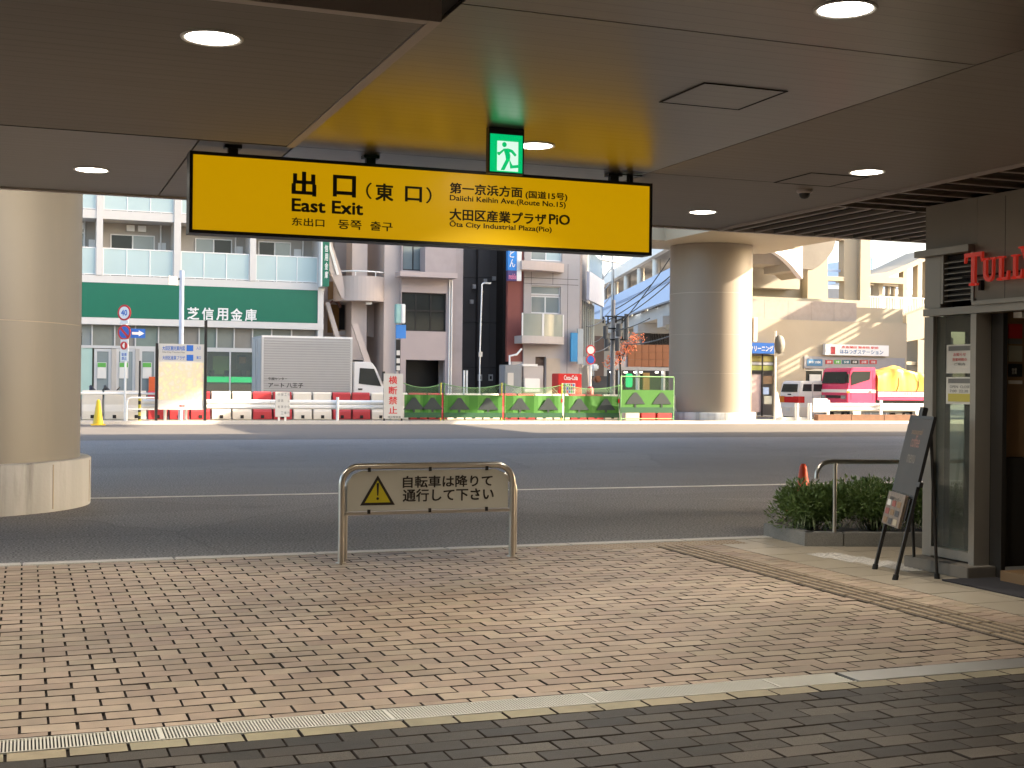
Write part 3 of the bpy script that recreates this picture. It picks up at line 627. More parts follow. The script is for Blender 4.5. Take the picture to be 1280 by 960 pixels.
# ================================================================== coffee shop
XW = 7.10
cs = thing('coffee_shop', (XW, 8.0, 0), 'dark coffee shop front with red raised letters and a glazed corner on the right', 'shop')
def xbox(name, mat, y0, y1, z0, z1, x0=XW, x1=XW + .12, bevel=0, parent=None): return box(name, mat, parent or cs, x0, x1, y0, y1, z0, z1, bevel=bevel)
xbox('wall', M_brown, -6, 8.37, 2.17, 3.03); 
xbox('wall', M_brown, 8.372, 9.0, 2.66, 3.03)
xbox('wall', M_brown, 8.372, 8.39, 2.22, 2.655)
for y in (8.05, 7.3, 6.5): xbox('panel_joint', M_slot, y, y + .004, 2.18, 3.0, XW - .001, XW + .001)
xbox('cornice', M_post, 8.39, 9.06, 2.60, 2.655, XW - .07, XW + .1)
xbox('header', M_post, 4.0, 9.0, 2.105, 2.165, XW - .02, XW + .12)
xbox('header_ledge', M_post, 4.0, 8.37, 2.166, 2.20, XW - .05, XW + .0)
xbox('corner_post', M_post, 8.885, 9.0, 0.1, 2.10, XW - .005, XW + .12)
xbox('corner_post', M_post, 8.80, 9.0, 2.17, 2.598, XW - .005, XW + .12)
xbox('post', M_post, 8.335, 8.40, .0, 2.10, XW - .03, XW + .12)
xbox('window_pane', M_dimglass, 8.402, 8.883, .19, 2.10, XW + .03, XW + .042)
xbox('window_sill', M_post, 8.402, 8.883, .11, .185, XW - .005, XW + .12)
xbox('base_stone', M('brown_stone', (.20, .175, .145), .7, var=.2, scale=6), 8.25, 9.04, .0, .095, XW - .16, XW + .12, bevel=.006)
# louvre vent
lv = xbox('vent', M_slot, 8.44, 8.76, 2.215, 2.59, XW + .04, XW + .05)
t = MB(); t.box(XW - .01, XW + .03, 8.76, 8.79, 2.20, 2.60); t.box(XW - .01, XW + .03, 8.395, 8.425, 2.20, 2.60); t.build('vent_frame', M_post, lv)
for i in range(8):
    z = 2.225 + i * .045
    MB().obox((XW + .015, 8.59, z), (.018, 0, .008), (0, .165, 0), (0.0, 0, .003)).build('slat', M_post, lv)
# letters T U L L Y with serifs: local plane (u to the right = -Y, z up)
def serif_letters():
    SZ = PX(1235, 352, XW - .05)[1]
    def stroke(mb, pts, y0): mb.prism([(y0 - u, z) for u, z in pts], 'x', XW - .06, XW - .035)
    big, sm = .27, .205
    def T(y, h=big, w=.21):
        mb = MB(); b = SZ - .02
        stroke(mb, [(w * .40, b), (w * .60, b), (w * .60, b + h - .03), (w * .40, b + h - .03)], y)
        stroke(mb, [(w * .28, b), (w * .72, b), (w * .72, b + .018), (w * .28, b + .018)], y)
        stroke(mb, [(0, b + h), (w, b + h), (w, b + h - .033), (0, b + h - .033)], y)
        stroke(mb, [(0, b + h - .03), (.022, b + h - .03), (.010, b + h - .075), (0, b + h - .08)], y)
        stroke(mb, [(w, b + h - .03), (w - .022, b + h - .03), (w - .010, b + h - .075), (w, b + h - .08)], y)
        mb.build('letter', M_redlet, cs)
    def U(y, h=sm, w=.165):
        mb = MB(); b = SZ
        stroke(mb, [(.03, b + h), (.062, b + h), (.062, b + .06), (.075, b + .035), (.085, b + .028), (.085, b), (.06, b + .006), (.038, b + .03), (.03, b + .06)], y)
        stroke(mb, [(.085, b), (.085, b + .028), (.108, b + .032), (.125, b + .05), (.128, b + .07), (.128, b + h), (.142, b + h), (.142, b + .06), (.13, b + .02), (.11, b + .004)], y)
        stroke(mb, [(.005, b + h), (.087, b + h), (.087, b + h - .014), (.005, b + h - .014)], y); stroke(mb, [(.105, b + h), (.165, b + h), (.165, b + h - .014), (.105, b + h - .014)], y)
        mb.build('letter', M_redlet, cs)
    def Lt(y, h=sm, w=.14):
        mb = MB(); b = SZ
        stroke(mb, [(.03, b), (.062, b), (.062, b + h), (.03, b + h)], y); stroke(mb, [(.008, b + h), (.085, b + h), (.085, b + h - .014), (.008, b + h - .014)], y)
        stroke(mb, [(.008, b), (w, b), (w, b + .02), (.008, b + .02)], y); stroke(mb, [(w, b), (w + .006, b + .07), (w - .008, b + .07), (w - .02, b + .02)], y)
        mb.build('letter', M_redlet, cs)
    def Yt(y, h=big + .03, w=.22):
        mb = MB(); b = SZ - .02
        stroke(mb, [(w * .42, b), (w * .60, b), (w * .60, b + h * .45), (w * .42, b + h * .45)], y)
        stroke(mb, [(.015, b + h), (.06, b + h), (w * .60, b + h * .43), (w * .42, b + h * .43)], y); stroke(mb, [(w - .03, b + h), (w - .01, b + h), (w * .60, b + h * .43), (w * .5, b + h * .43)], y)
        stroke(mb, [(0, b + h), (.09, b + h), (.09, b + h - .015), (0, b + h - .015)], y); stroke(mb, [(w - .06, b + h), (w + .01, b + h), (w + .01, b + h - .015), (w - .06, b + h - .015)], y)
        mb.build('letter', M_redlet, cs)
    def Yo(px): return PX(px, 335, XW - .06)[0]
    T(Yo(1205), .262, Yo(1205) - Yo(1227)); U(Yo(1225.5), .185, Yo(1225.5) - Yo(1242.5)); Lt(Yo(1245), .185, Yo(1245) - Yo(1259.5)); Lt(Yo(1262.5), .185, Yo(1262.5) - Yo(1277)); Yt(Yo(1272.5), .26, .20)
    lettering("'S COFFEE", M_redlet, cs, (XW - .036, 7.60, SZ), (0, -1, 0), (0, 0, 1), .9, .205, .025, .01, 'letter')
    for y in (8.28, 7.6): box('letter_bracket', M_slot, cs, XW - .035, XW, y, y + .03, 2.28, 2.36)
    box('letter_rail', M_slot, cs, XW - .034, XW - .02, 6.9, 8.5, 2.39, 2.405)
serif_letters()
# notices taped inside the glass
for (z0, z1, hdr, lines) in ((1.625, 1.86, M_black, 'r'), (1.375, 1.595, M_black, 'y')):
    nt_ = box('notice', M_paper, cs, XW + .02, XW + .026, 8.425, 8.745, z0, z1)
    box('notice_heading', M_paperg, nt_, XW + .0175, XW + .0199, 8.45, 8.72, z1 - .05, z1 - .012)
    if lines == 'r':
        lettering('お知らせ', M_red, nt_, (XW + .0195, 8.66, z1 - .095), (0, -1, 0), (0, 0, 1), .15, .028, .001, .01)
        lettering('営業時間の', M_red, nt_, (XW + .0195, 8.67, z1 - .135), (0, -1, 0), (0, 0, 1), .17, .025, .001, .01)
        lettering('ご案内', M_paperg, nt_, (XW + .0195, 8.65, z1 - .17), (0, -1, 0), (0, 0, 1), .13, .022, .001, .01)
    else:
        lettering('OPEN  CLOSE', M_paperg, nt_, (XW + .0195, 8.70, z1 - .09), (0, -1, 0), (0, 0, 1), .24, .022, .001, .01)
        lettering('7:00  22:30', M_paperg, nt_, (XW + .0195, 8.70, z1 - .125), (0, -1, 0), (0, 0, 1), .22, .022, .001, .01)
        box('notice_note', M('yellow_note', (.5, .42, .08), .6), nt_, XW + .0175, XW + .0199, 8.44, 8.72, z0 + .02, z0 + .085)
# north face of the shop with a narrow window, seen through the corner pane
nf = MB().wall(XW + .12, 14, .0, 3.03, 8.9, .015, [(7.29, 7.445, .12, 1.98)]); nf.build('end_wall', M_darkin, cs)
box('end_window', M_clear, cs, 7.29, 7.445, 8.905, 8.911, .12, 1.98)
# entrance recess
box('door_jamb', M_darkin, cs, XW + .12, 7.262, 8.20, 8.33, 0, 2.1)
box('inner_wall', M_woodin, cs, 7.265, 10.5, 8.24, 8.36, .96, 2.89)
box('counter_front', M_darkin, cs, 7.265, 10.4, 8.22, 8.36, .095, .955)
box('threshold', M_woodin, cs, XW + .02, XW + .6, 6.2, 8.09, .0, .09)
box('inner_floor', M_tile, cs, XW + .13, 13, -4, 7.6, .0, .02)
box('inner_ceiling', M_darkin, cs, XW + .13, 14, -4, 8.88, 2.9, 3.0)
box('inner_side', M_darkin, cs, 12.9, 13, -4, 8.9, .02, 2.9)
for (y0_, y1_, m2, nm) in ((405, 423, M_red, 'poster'), (424, 430, M_paperg, 'poster'), (432, 452, M('dull_paper', (.30, .29, .22), .6), 'poster'), (455, 471, M_black, 'poster'), (475.5, 480, M_paper, 'label_strip')):
    q = rq(1260, y0_, 1277, y1_, 8.24); pf = box(nm, m2, cs, q[0], q[1], 8.232, 8.2395, q[2], q[3])
    if m2 is M_black: lettering('営業', M_paper, pf, (q[0] + .03, 8.2315, q[2] + .02), (1, 0, 0), (0, 0, 1), .05, .05, .001, .01)
q = rq(1277, 390, 1290, 397, 8.1); box('sensor_box', M_white, cs, q[0], q[1], 8.1, 8.19, q[2], q[3])
# ================================================================== no-riding barrier
def hoop(mb, x0, x1, y, h, r, rc=.15):
    pts = [(x0, y, -.02), (x0, y, h - rc)]
    for k in range(1, 8): t = math.pi - k * math.pi / 16; pts.append((x0 + rc + rc * math.cos(t), y, h - rc + rc * math.sin(t)))
    pts.append((x0 + rc, y, h)); pts.append((x1 - rc, y, h))
    for k in range(1, 8): t = math.pi / 2 - k * math.pi / 16; pts.append((x1 - rc + rc * math.cos(t), y, h - rc + rc * math.sin(t)))
    pts += [(x1, y, h - rc), (x1, y, -.02)]
    mb.tube(pts, r, 14)
bs = thing('barrier_sign', (3.23, 10.55, 0), 'steel hoop barrier with a beige dismount notice board standing on the brick paving', 'barrier')
m_ = MB(); hoop(m_, 2.472, 3.985, 10.55, .80, .027); m_.build('hoop_frame', M_steel, bs)
for x in (2.472, 3.985): MB().cyl((x, 10.55, 0), (x, 10.55, .006), .045, seg=16).build('foot_plate', M_steel, bs)
m_ = MB()
pts = [(2.515, .425), (3.94, .425), (3.94, .66), (3.90, .73), (3.82, .765), (2.64, .765), (2.56, .73), (2.515, .66)]
m_.prism(pts, 'y', 10.535, 10.565); brd = m_.build('notice_board', M('board_beige', (.50, .49, .43), .5, var=.05, scale=2), bs)
box('bottom_rail', M_steel, bs, 2.50, 3.955, 10.53, 10.57, .395, .421)
for x in (2.70, 3.23, 3.74):
    for z in (.405, .755): box('clamp', M_black, bs, x - .012, x + .012, 10.522, 10.534, z, z + .035)
YB_ = 10.535
tri = MB().prism([(2.625, .475), (2.925, .475), (2.775, .725)], 'y', YB_ - .002, YB_ - .0005); tri.build('warning_border', M_letter, brd)
tri = MB().prism([(2.665, .497), (2.885, .497), (2.775, .683)], 'y', YB_ - .0035, YB_ - .0021); tri.build('warning_triangle', M('warning_yellow', (.50, .42, .01), .5, var=.05), brd)
ex_ = MB(); ex_.prism([(2.764, .66), (2.786, .66), (2.780, .555), (2.770, .555)], 'y', YB_ - .005, YB_ - .0036); ex_.prism([(2.775 + .012 * math.cos(k * .785), .530 + .012 * math.sin(k * .785)) for k in range(8)], 'y', YB_ - .005, YB_ - .0036); ex_.build('exclamation_mark', M_letter, brd)
ytext('自転車は降りて', M_letter, brd, (503.5, 595, 615.5, 610), YB_, .03, .002)
ytext('通行して下さい', M_letter, brd, (503.5, 611.5, 617, 627.5), YB_, .03, .002)
b2 = thing('barrier_hoop', (3.2, 10.78, 0), 'plain steel hoop barrier standing close behind the notice board hoop', 'barrier')
m_ = MB(); hoop(m_, 2.56, 4.10, 10.80, .70, .025); m_.build('hoop_frame', M_steel, b2)

# ================================================================== left column and far column
M_column_far = M('column_warmed_in_shade', (.25, .205, .155), .5, var=.07, scale=1.2, stretch=(1, 1, .15), dirt=(.18, .15, .11), dirt_amt=.35)  # warmer copy of the column paint, offsetting bluish light in the shade
def column(cx, cy, rc, rp, zp, ztop, label, shaft_mat=M_column):
    c = thing('concrete_pillar', (cx, cy, 0), label, 'pillar')
    MB().lathe((cx, cy, 0), [(rp, -.05), (rp, zp - .015), (rp - .015, zp), (rc - .05, zp)], 96).build('plinth', M_plinth, c)
    sh = MB().lathe((cx, cy, 0), [(rc, zp), (rc, ztop)], 128).build('shaft', shaft_mat, c)
    for k in range(12):
        t = k * math.pi / 6 + .33; ct, st_ = math.cos(t), math.sin(t)
        MB().obox((cx + (rp + .001) * ct, cy + (rp + .001) * st_, zp / 2 - .01), (.004 * ct, .004 * st_, 0), (-.008 * st_, .008 * ct, 0), (0, 0, zp / 2 - .02)).build('formwork_joint', M_deck, c)
    for zq in (1.6, 3.2): MB().lathe((cx, cy, 0), [(rc + .001, zp + zq), (rc + .001, zp + zq + .008)], 96).build('panel_seam', M_deck, c)
    MB().lathe((cx, cy, 0), [(rc + .004, zp + 4.9), (rc + .004, zp + 4.92)], 96).build('weld_band', M_deck, c)
    return c
column(-1.11, 17.01, 1.77, 1.90, .55, 7.25, 'huge round cream pillar on a stained plinth beside the road on the left')
c2 = column(27.0, 48.1, 1.72, 1.92, .42, 7.35, 'far round cream pillar on the forecourt edge with sunlight on its right side', M_column_far)
MB().box(28.62, 28.78, 47.3, 47.5, 3.4, 4.4).build('junction_box', M_white, c2)

# elevated pedestrian deck over the forecourt
dk = thing('elevated_deck', (10, 24, 7.3), 'cream concrete pedestrian deck carried on the round pillars over the forecourt', 'bridge')
box('deck_slab', M_deck, dk, -8, 78, 9.0, 33.0, 7.32, 8.1)
box('cross_beam', M_beam, dk, 24.2, 30.2, 33.01, 49.9, 7.36, 8.7)
box('side_beam', M_beam, dk, 19.5, 30.6, 46.9, 49.8, 7.37, 8.9)

sblk = thing('sun_blocker', (56, 52, 0), 'unseen slabs added beyond the right edge of the picture to shade the shop wall and facades', 'building')  # slabs out of view, added to block sun and cut streaks
box('lower_shade_slab', M_viad, sblk, 50, 50.5, 49.2, 55.4, 0, 9.0); box('upper_shade_slab', M_viad, sblk, 50, 50.5, 49.2, 55.4, 10.1, 11.9); box('tall_shade_slab', M_viad, sblk, 50, 51, 48.2, 60, 14.0, 46)
box('high_shade_slab', M_viad, sblk, 50, 51, 39.4, 48.19, 18.0, 46); box('side_shade_slab', M_viad, sblk, 50, 51, 30, 39.39, 23.0, 46)
for z_ in (9.25, 9.55, 9.83): box('rail', M_viad, sblk, 50.12, 50.2, 49.2, 55.4, z_, z_ + .09)  # bars in the slot, added to stripe the sunlight
for k in range(8): box('column', M_viad, sblk, 50.05, 50.4, 49.3 + k * .78, 49.45 + k * .78, 9.01, 10.09)  # uprights added to break up the sun streaks
fblk = thing('far_sun_blocker', (91, 58, 0), 'unseen sun blocker added far outside the picture on the right to shade the orange shop', 'building')
box('block', M_viad, fblk, 90, 100, 50, 68, 0, 60)  # unseen mass added to keep sun off the orange shop
# ================================================================== planter, shrubs, handrail, cone
plr = thing('planter', (7.8, 10.6, 0), 'low concrete planter bed edging beside the coffee shop', 'planter')
pe = [(6.98, 11.32), (6.91, 10.46), (7.25, 10.33), (9.8, 9.55)]
for i in range(len(pe) - 1):
    (xa, ya), (xb, yb) = pe[i], pe[i + 1]; n = max(1, round(math.hypot(xb - xa, yb - ya) / .6))
    for k in range(n):
        p = Vector((xa + (xb - xa) * k / n, ya + (yb - ya) * k / n, 0)); q_ = Vector((xa + (xb - xa) * (k + 1) / n, ya + (yb - ya) * (k + 1) / n, 0))
        d = (q_ - p).normalized(); nn = Vector((-d.y, d.x, 0))
        MB().obox((p + q_) / 2 + Vector((0, 0, .055)) + nn * .06, (q_ - p) / 2 - d * .004, nn * .06, (0, 0, .075)).build('edging_stone', M_planter, plr, bevel=.008)
s_ = MB().prism([(7.07, 11.32), (7.0, 10.55), (7.3, 10.42), (9.8, 9.64), (9.8, 12.0), (7.6, 12.0)], 'z', -.01, .09); s_.build('soil_bed', M_soil, plr)
def shrub(x, y, rx, ry, h, n, label, name='shrub'):
    b = thing(name, (x, y, .08), label, 'shrub', 'shrubs in the planter bed')
    lf = MB(); bl = MB(); st = MB()
    for i in range(14):
        a_ = random.uniform(0, 6.28); st.cyl((x, y, .06), (x + rx * .5 * math.cos(a_), y + ry * .5 * math.sin(a_), h * random.uniform(.5, .8)), .006, .003, 5)
    lobes = [(x + random.uniform(-.6, .6) * rx, y + random.uniform(-.6, .6) * ry, h * random.uniform(.35, .72), random.uniform(.10, .2)) for _ in range(22)]
    for i in range(n):
        lx, ly, lz, lr = random.choice(lobes)
        d = Vector((random.gauss(0, 1), random.gauss(0, 1), random.gauss(0, 1))).normalized()
        rr = lr * random.random() ** .4
        c = Vector((lx, ly, lz + .1)) + Vector((d.x * rr * 1.15, d.y * rr * 1.15, d.z * rr))
        if c.z < .08: c.z = .08 + random.random() * .1
        t = (d + Vector((random.gauss(0, .5), random.gauss(0, .5), random.gauss(.5, .5)))).normalized(); s_ = t.orthogonal().normalized(); s_ = (s_ * math.cos(i) + t.cross(s_) * math.sin(i))
        ln, wd = random.uniform(.03, .055), random.uniform(.006, .010)
        lf.add([c - s_ * wd * .3, c + t * ln * .5 - s_ * wd, c + t * ln, c + t * ln * .5 + s_ * wd], [(0, 1, 2, 3)])
    for i in range(60):
        a_ = random.uniform(0, 6.28); r0 = random.uniform(0, .4); L_ = random.uniform(.25, .5); ux_, uy_ = math.cos(a_), math.sin(a_)
        p0 = Vector((x + ux_ * rx * r0, y + uy_ * ry * r0, .1)); w_ = Vector((-uy_, ux_, 0)) * .006; prev = None
        for k in range(6):
            t = k / 5; p = p0 + Vector((ux_ * L_ * t * .75, uy_ * L_ * t * .75, L_ * (t * 1.25 - t * t * 1.15)))
            if prev is not None: bl.add([prev - w_, prev + w_, p + w_ * (1 - t * .8), p - w_ * (1 - t * .8)], [(0, 1, 2, 3)])
            prev = p
    lf.build('foliage', M_leafd, b, fix=False); bl.build('grass_blades', M_leafl, b, fix=False); st.build('stem', M_soil, b, fix=False)
    return b
shrub(7.27, 10.95, .42, .42, .44, 11000, 'lower rounded green shrub at the left tip of the planter beside the orange cone')
shrub(7.88, 10.75, .46, .42, .55, 11500, 'taller bright green shrub behind the handrail post')
shrub(8.5, 10.6, .48, .4, .46, 7500, 'shrub half hidden behind the menu board stand')
shrub(9.15, 10.4, .45, .4, .45, 6000, 'shrub seen through the glass of the shop corner')
hr = thing('handrail', (7.19, 10.4, 0), 'curved steel handrail with one post in front of the planter', 'handrail')
m_ = MB(); m_.tube([(6.985, 10.4, .64), (6.99, 10.4, .70), (7.015, 10.4, .75), (7.06, 10.4, .785), (7.14, 10.4, .80), (7.6, 10.4, .793), (8.6, 10.4, .785), (10.4, 10.4, .78)], .021, 12); m_.build('rail', M_steel, hr)
m_ = MB(); m_.cyl((7.19, 10.4, -.01), (7.19, 10.4, .79), .019, seg=12); m_.build('post', M_steel, hr)
m_ = MB(); m_.cyl((9.3, 10.4, -.01), (9.3, 10.4, .77), .019, seg=12); m_.build('post', M_steel, hr)
def cone(x, y, h, mat, label, base=True):
    c = thing('traffic_cone', (x, y, 0), label, 'traffic cone')
    k = h / .7
    MB().lathe((x, y, -.02), [(.14 * k, .02), (.135 * k, .05 * k), (.055 * k, .62 * k), (.05 * k, .66 * k), (.03 * k, h), (.001, h + .003)], 24).build('body', mat, c)
    box('base', mat, c, x - .19 * k, x + .19 * k, y - .19 * k, y + .19 * k, -.02, .012 * k + .005, bevel=.01)
cone(8.745, 13.3, .60, M_cone, 'orange traffic cone on the road behind the planter shrubs')
cone(2.32, 45.3, .86, M_coney, 'yellow traffic cone at the far forecourt edge beside the left pillar')

# ================================================================== menu board stand
ab = thing('menu_board', (6.65, 8.7, 0), 'black easel stand with a dark menu board leaning by the shop entrance', 'signboard')
FL, FR = Vector((6.61, 8.99, 0)), Vector((6.39, 8.42, 0)); TL, TR = Vector((6.888, 8.882, 1.277)), Vector((6.666, 8.313, 1.272))
ux = (FR - FL).normalized(); uz = (TL - FL).normalized(); nn = ux.cross(uz).normalized()   # nn faces the camera side
if nn.dot(Vector((-1, -.3, 0))) < 0: nn = -nn
W_ = (FR - FL).length; H_ = (TL - FL).length
def ob(c, hx, hz, hn, mat, name, mbv=0): return MB().obox(c, ux * hx, uz * hz, nn * hn).build(name, mat, ab, bevel=mbv)
for s_, tag_ in ((0.012, 'l'), (W_ - .012, 'r')):
    ob(FL + ux * s_ + uz * (H_ / 2), .013, H_ / 2, .013, M_black, 'leg')
    MB().cyl(FL + ux * s_ - uz * .005, FL + ux * s_ + uz * .04, .024, .022, 12).build('rubber_foot', M_rubber, ab)
    hinge = FL + ux * s_ + uz * (H_ * .90)
    foot = Vector((FL.x + ux.x * s_ + .36, FL.y + ux.y * s_ - .05, .0))
    d = (foot - hinge); m_ = MB(); m_.cyl(hinge, foot, .013, seg=8); m_.build('leg', M_black, ab); MB().cyl(foot + Vector((0, 0, 0)), foot + Vector((0, 0, .04)), .022, .02, 12).build('rubber_foot', M_rubber, ab)
ob(FL + ux * (W_ / 2) + uz * (H_ - .012), W_ / 2, .012, .012, M_black, 'top_rail')
ob(FL + ux * (W_ / 2) + uz * (.50 * H_), W_ / 2, .010, .012, M_black, 'lower_rail')
ob(FL + ux * (W_ / 2) + uz * (.745 * H_) + nn * .008, W_ / 2 - .015, .235 * H_, .005, M_board, 'board')
lettering('coffee', M('chalk_pink', (.30, .17, .15), .8, var=.2), ab, FL + ux * .2 + uz * (.80 * H_) + nn * .0135, ux, uz, .22, .10, .0008, .0)
lettering('menu', M('chalk_grey', (.22, .2, .18), .8, var=.2), ab, FL + ux * .2 + uz * (.70 * H_) + nn * .0135, ux, uz, .2, .07, .0008, .0)
lettering('seasonal', M('chalk_tan', (.25, .17, .12), .8, var=.2), ab, FL + ux * .15 + uz * (.88 * H_) + nn * .0135, ux, uz, .28, .05, .0008, .0)
ob(FL + ux * (W_ * .45) + uz * (H_ + .035), .05, .035, .02, M_black, 'clip', .004)
ob(FL + ux * (W_ + .03) + uz * (.585 * H_), .03, .02, .015, M_black, 'knob', .003)
# hanging menu sheets
lp = MB()
for i, (dx, dn) in enumerate(((.0, .03), (.01, .045))):
    c = FL + ux * (W_ * .46) + uz * (.40 * H_) + nn * dn
    lp.obox(c, ux * (W_ * .38), uz * .135, nn * .004)
lp.build('menu_sheet', M_leaflet, ab)
lettering('本日のコーヒー', M_black, ab, FL + ux * .12 + uz * (.45 * H_) + nn * .05, ux, uz, .3, .035, .0008, .01)
for i_ in range(3):
    for j_ in range(3): ob(FL + ux * (W_ * (.22 + .22 * i_)) + uz * ((.325 + .055 * j_) * H_) + nn * .051, .048, .024, .0006, [M_woodin, M_paper, M_board, M_redwall, M_cream][(i_ * 2 + j_ * 3) % 5], 'menu_photo')
ob(FL + ux * (W_ * .87) + uz * (.42 * H_) + nn * .02, .035, .085, .006, M_black, 'flyer_pocket')

# ================================================================== far roadside furniture
# map board
YM = 46.5
mpb = thing('map_board', (5.3, YM, 0), 'tall station area map board with a white lower half standing on two dark posts', 'information board')
for px in (195.5, 256.5):
    X = PY(px, 480, YM)[0]; ztop = PY(px, 429 if px < 200 else 401, YM)[1]; box('post', M_black, mpb, X - .045, X + .045, YM - .05, YM + .05, 0, ztop)
X0, X1, Z0, Z1 = rq(198, 430, 255, 512, YM - .02)
mb_ = box('board', M_paper, mpb, X0, X1, YM - .03, YM + .03, Z0, Z1)
def map_mat():
    m, nt, b, o = new_mat('map_print'); geo = N(nt, 'ShaderNodeNewGeometry')
    v = N(nt, 'ShaderNodeTexVoronoi', feature='DISTANCE_TO_EDGE'); v.inputs['Scale'].default_value = 7.5; L(nt, geo.outputs['Position'], v.inputs['Vector'])
    n = N(nt, 'ShaderNodeTexNoise'); n.inputs['Scale'].default_value = 6; L(nt, geo.outputs['Position'], n.inputs['Vector'])
    r = N(nt, 'ShaderNodeValToRGB'); e = r.color_ramp.elements; e[0].position = .35; e[0].color = (.78, .72, .42, 1); e[1].position = .65; e[1].color = (.72, .66, .55, 1); e2 = e.new(.5); e2.color = (.78, .62, .42, 1); L(nt, n.outputs['Fac'], r.inputs[0])
    lt = N(nt, 'ShaderNodeMath', operation='LESS_THAN'); lt.inputs[1].default_value = .018; L(nt, v.outputs[0], lt.inputs[0])
    mx = N(nt, 'ShaderNodeMix', data_type='RGBA'); L(nt, lt.outputs[0], mx.inputs['Factor']); L(nt, r.outputs[0], mx.inputs['A']); mx.inputs['B'].default_value = (.66, .6, .50, 1); L(nt, mx.outputs['Result'], b.inputs['Base Color']); b.inputs['Roughness'].default_value = .5
    return m
a0, a1, z0, z1 = rq(198, 453, 255, 500, YM); box('map_print', map_mat(), mb_, X0 + .01, X1 - .01, YM - .034, YM - .031, z0, z1)
a0, a1, z0, z1 = rq(198, 430, 255, 452, YM); hd = box('heading_panel', M_alu, mb_, X0 + .01, X1 - .01, YM - .034, YM - .031, z0 + .02, z1 - .01)
for (a_, b__, c_, d_) in ((233, 431.5, 241.5, 439), (233, 443.5, 241.5, 451)):
    q_ = rq(a_, b__, c_, d_, YM); box('pictogram', M_bluep, hd, q_[0], q_[1], YM - .038, YM - .035, q_[2], q_[3])
ytext('大田区観光案内図', M_bluep, hd, (203, 432, 231, 438), YM - .034, .02, .003); ytext('Ota City Tourist Map', M_paperg, hd, (203, 439, 231, 441.5), YM - .034, .01, .003)
ytext('大田区産業プラザ', M_bluep, hd, (203, 444.5, 231, 449.5), YM - .034, .02, .003); ytext('入口', M_bluep, hd, (245.5, 433, 251, 437), YM - .034, .02, .003); ytext('東口', M_bluep, hd, (245.5, 445, 251, 449), YM - .034, .02, .003)
ytext('現在地', M_red, mb_, (224, 506, 231, 509), YM - .03, .03, .003)
box('mast', M_black, mpb, X1 + .05, X1 + .11, YM + .06, YM + .12, 0, PY(258, 400, YM)[1])
# street-name mast (tall white pole with a blade sign)
yp = 47.6
lp_ = thing('sign_pole', (PY(226.5, 500, yp)[0], yp, 0), 'tall pale blue pole with a small blade sign rising behind the map board', 'pole')
X = PY(226.8, 400, yp)[0]; zt = PY(226, 338, yp)[1]; MB().cyl((X, yp, 0), (X, yp, zt), .085, seg=16).build('pole', M('pale_blue_metal', (.52, .56, .66), .4, .2, var=.05), lp_)
a0, a1, z0, z1 = rq(209, 346, 222, 357, yp); MB().add([(a0, yp - .5, z0), (a1, yp - .1, z0), (a1, yp - .1, z1), (a0, yp - .5, z1), (a0, yp - .45, z0), (a1, yp - .05, z0), (a1, yp - .05, z1), (a0, yp - .45, z1)], [(0, 1, 2, 3), (7, 6, 5, 4), (0, 3, 7, 4), (1, 5, 6, 2), (3, 2, 6, 7), (0, 4, 5, 1)]).build('blade_sign', M_alu, lp_)
MB().cyl((a1 - .1, yp - .05, z1 - .1), (X, yp, z1 - .05), .03, seg=8).build('bracket', M_black, lp_)
# road signs on a pole, left
yp = 46.9
rs = thing('traffic_sign_pole', (PY(156, 500, yp)[0], yp, 0), 'white pole with two round red ringed signs and a blue arrow plate before the bank', 'traffic sign')
X = PY(156.8, 450, yp)[0]; MB().cyl((X, yp, 0), (X, yp, PY(156, 384, yp)[1]), .04, seg=12).build('pole', M_white, rs)
def disc(cx, cz, r, Y, mats, parent, name='round_sign', aspect=1):
    d = MB().cyl((cx, Y, cz), (cx, Y + .02, cz), r, seg=32, smooth=False).build(name, mats[0], parent)
    if len(mats) > 1: MB().cyl((cx, Y - .004, cz), (cx, Y - .001, cz), r * .76, seg=32, smooth=False).build('sign_face', mats[1], d)
    return d
cx_, cz_ = PY(156.8, 391, yp); d = disc(cx_, cz_, .28, yp - .07, (M_red, M_white), rs); lettering('40', M_bluep, d, (cx_ - .13, yp - .074, cz_ - .1), (1, 0, 0), (0, 0, 1), .26, .2, .003, .03)
cx_, cz_ = PY(156.8, 415.5, yp); d = disc(cx_, cz_, .27, yp - .07, (M_red, M_bluep), rs)
MB().obox((cx_, yp - .077, cz_), (.15, 0, -.15), (.03, 0, .03), (0, .002, 0)).build('slash', M_red, d)
q_ = rq(150, 400, 163, 405, yp); box('time_plate', M_white, rs, q_[0], q_[1], yp - .07, yp - .05, q_[2], q_[3])
q_ = rq(151, 424, 163, 452, yp); pl_ = box('rule_plate', M_white, rs, q_[0], q_[1], yp - .07, yp - .05, q_[2], q_[3])
cx_, cz_ = PY(156.8, 432, yp); disc(cx_, cz_, .14, yp - .095, (M_red, M_white), pl_, 'small_round_sign')
ytext('駐車', M_bluep, pl_, (153, 441, 161, 445), yp - .07, .02, .003); ytext('禁止', M_bluep, pl_, (153, 446, 161, 450), yp - .07, .02, .003)
def turn(o, ang):
    o.data.transform(Matrix.Translation(ORG[rs.name] - ORG[o.name]) @ Matrix.Rotation(ang, 4, 'Z') @ Matrix.Translation(ORG[o.name] - ORG[rs.name]))
for o_ in [c for c in COL.objects if c.parent == rs and c.name.split('.')[0] != 'pole']:
    turn(o_, R(-42))
    for c_ in [c for c in COL.objects if c.parent == o_]: turn(c_, R(-42))
q_ = rq(163.5, 411, 181.5, 422.5, yp); ap = box('arrow_plate', M_bluep, rs, q_[0], q_[1], yp - .03, yp - .01, q_[2], q_[3])
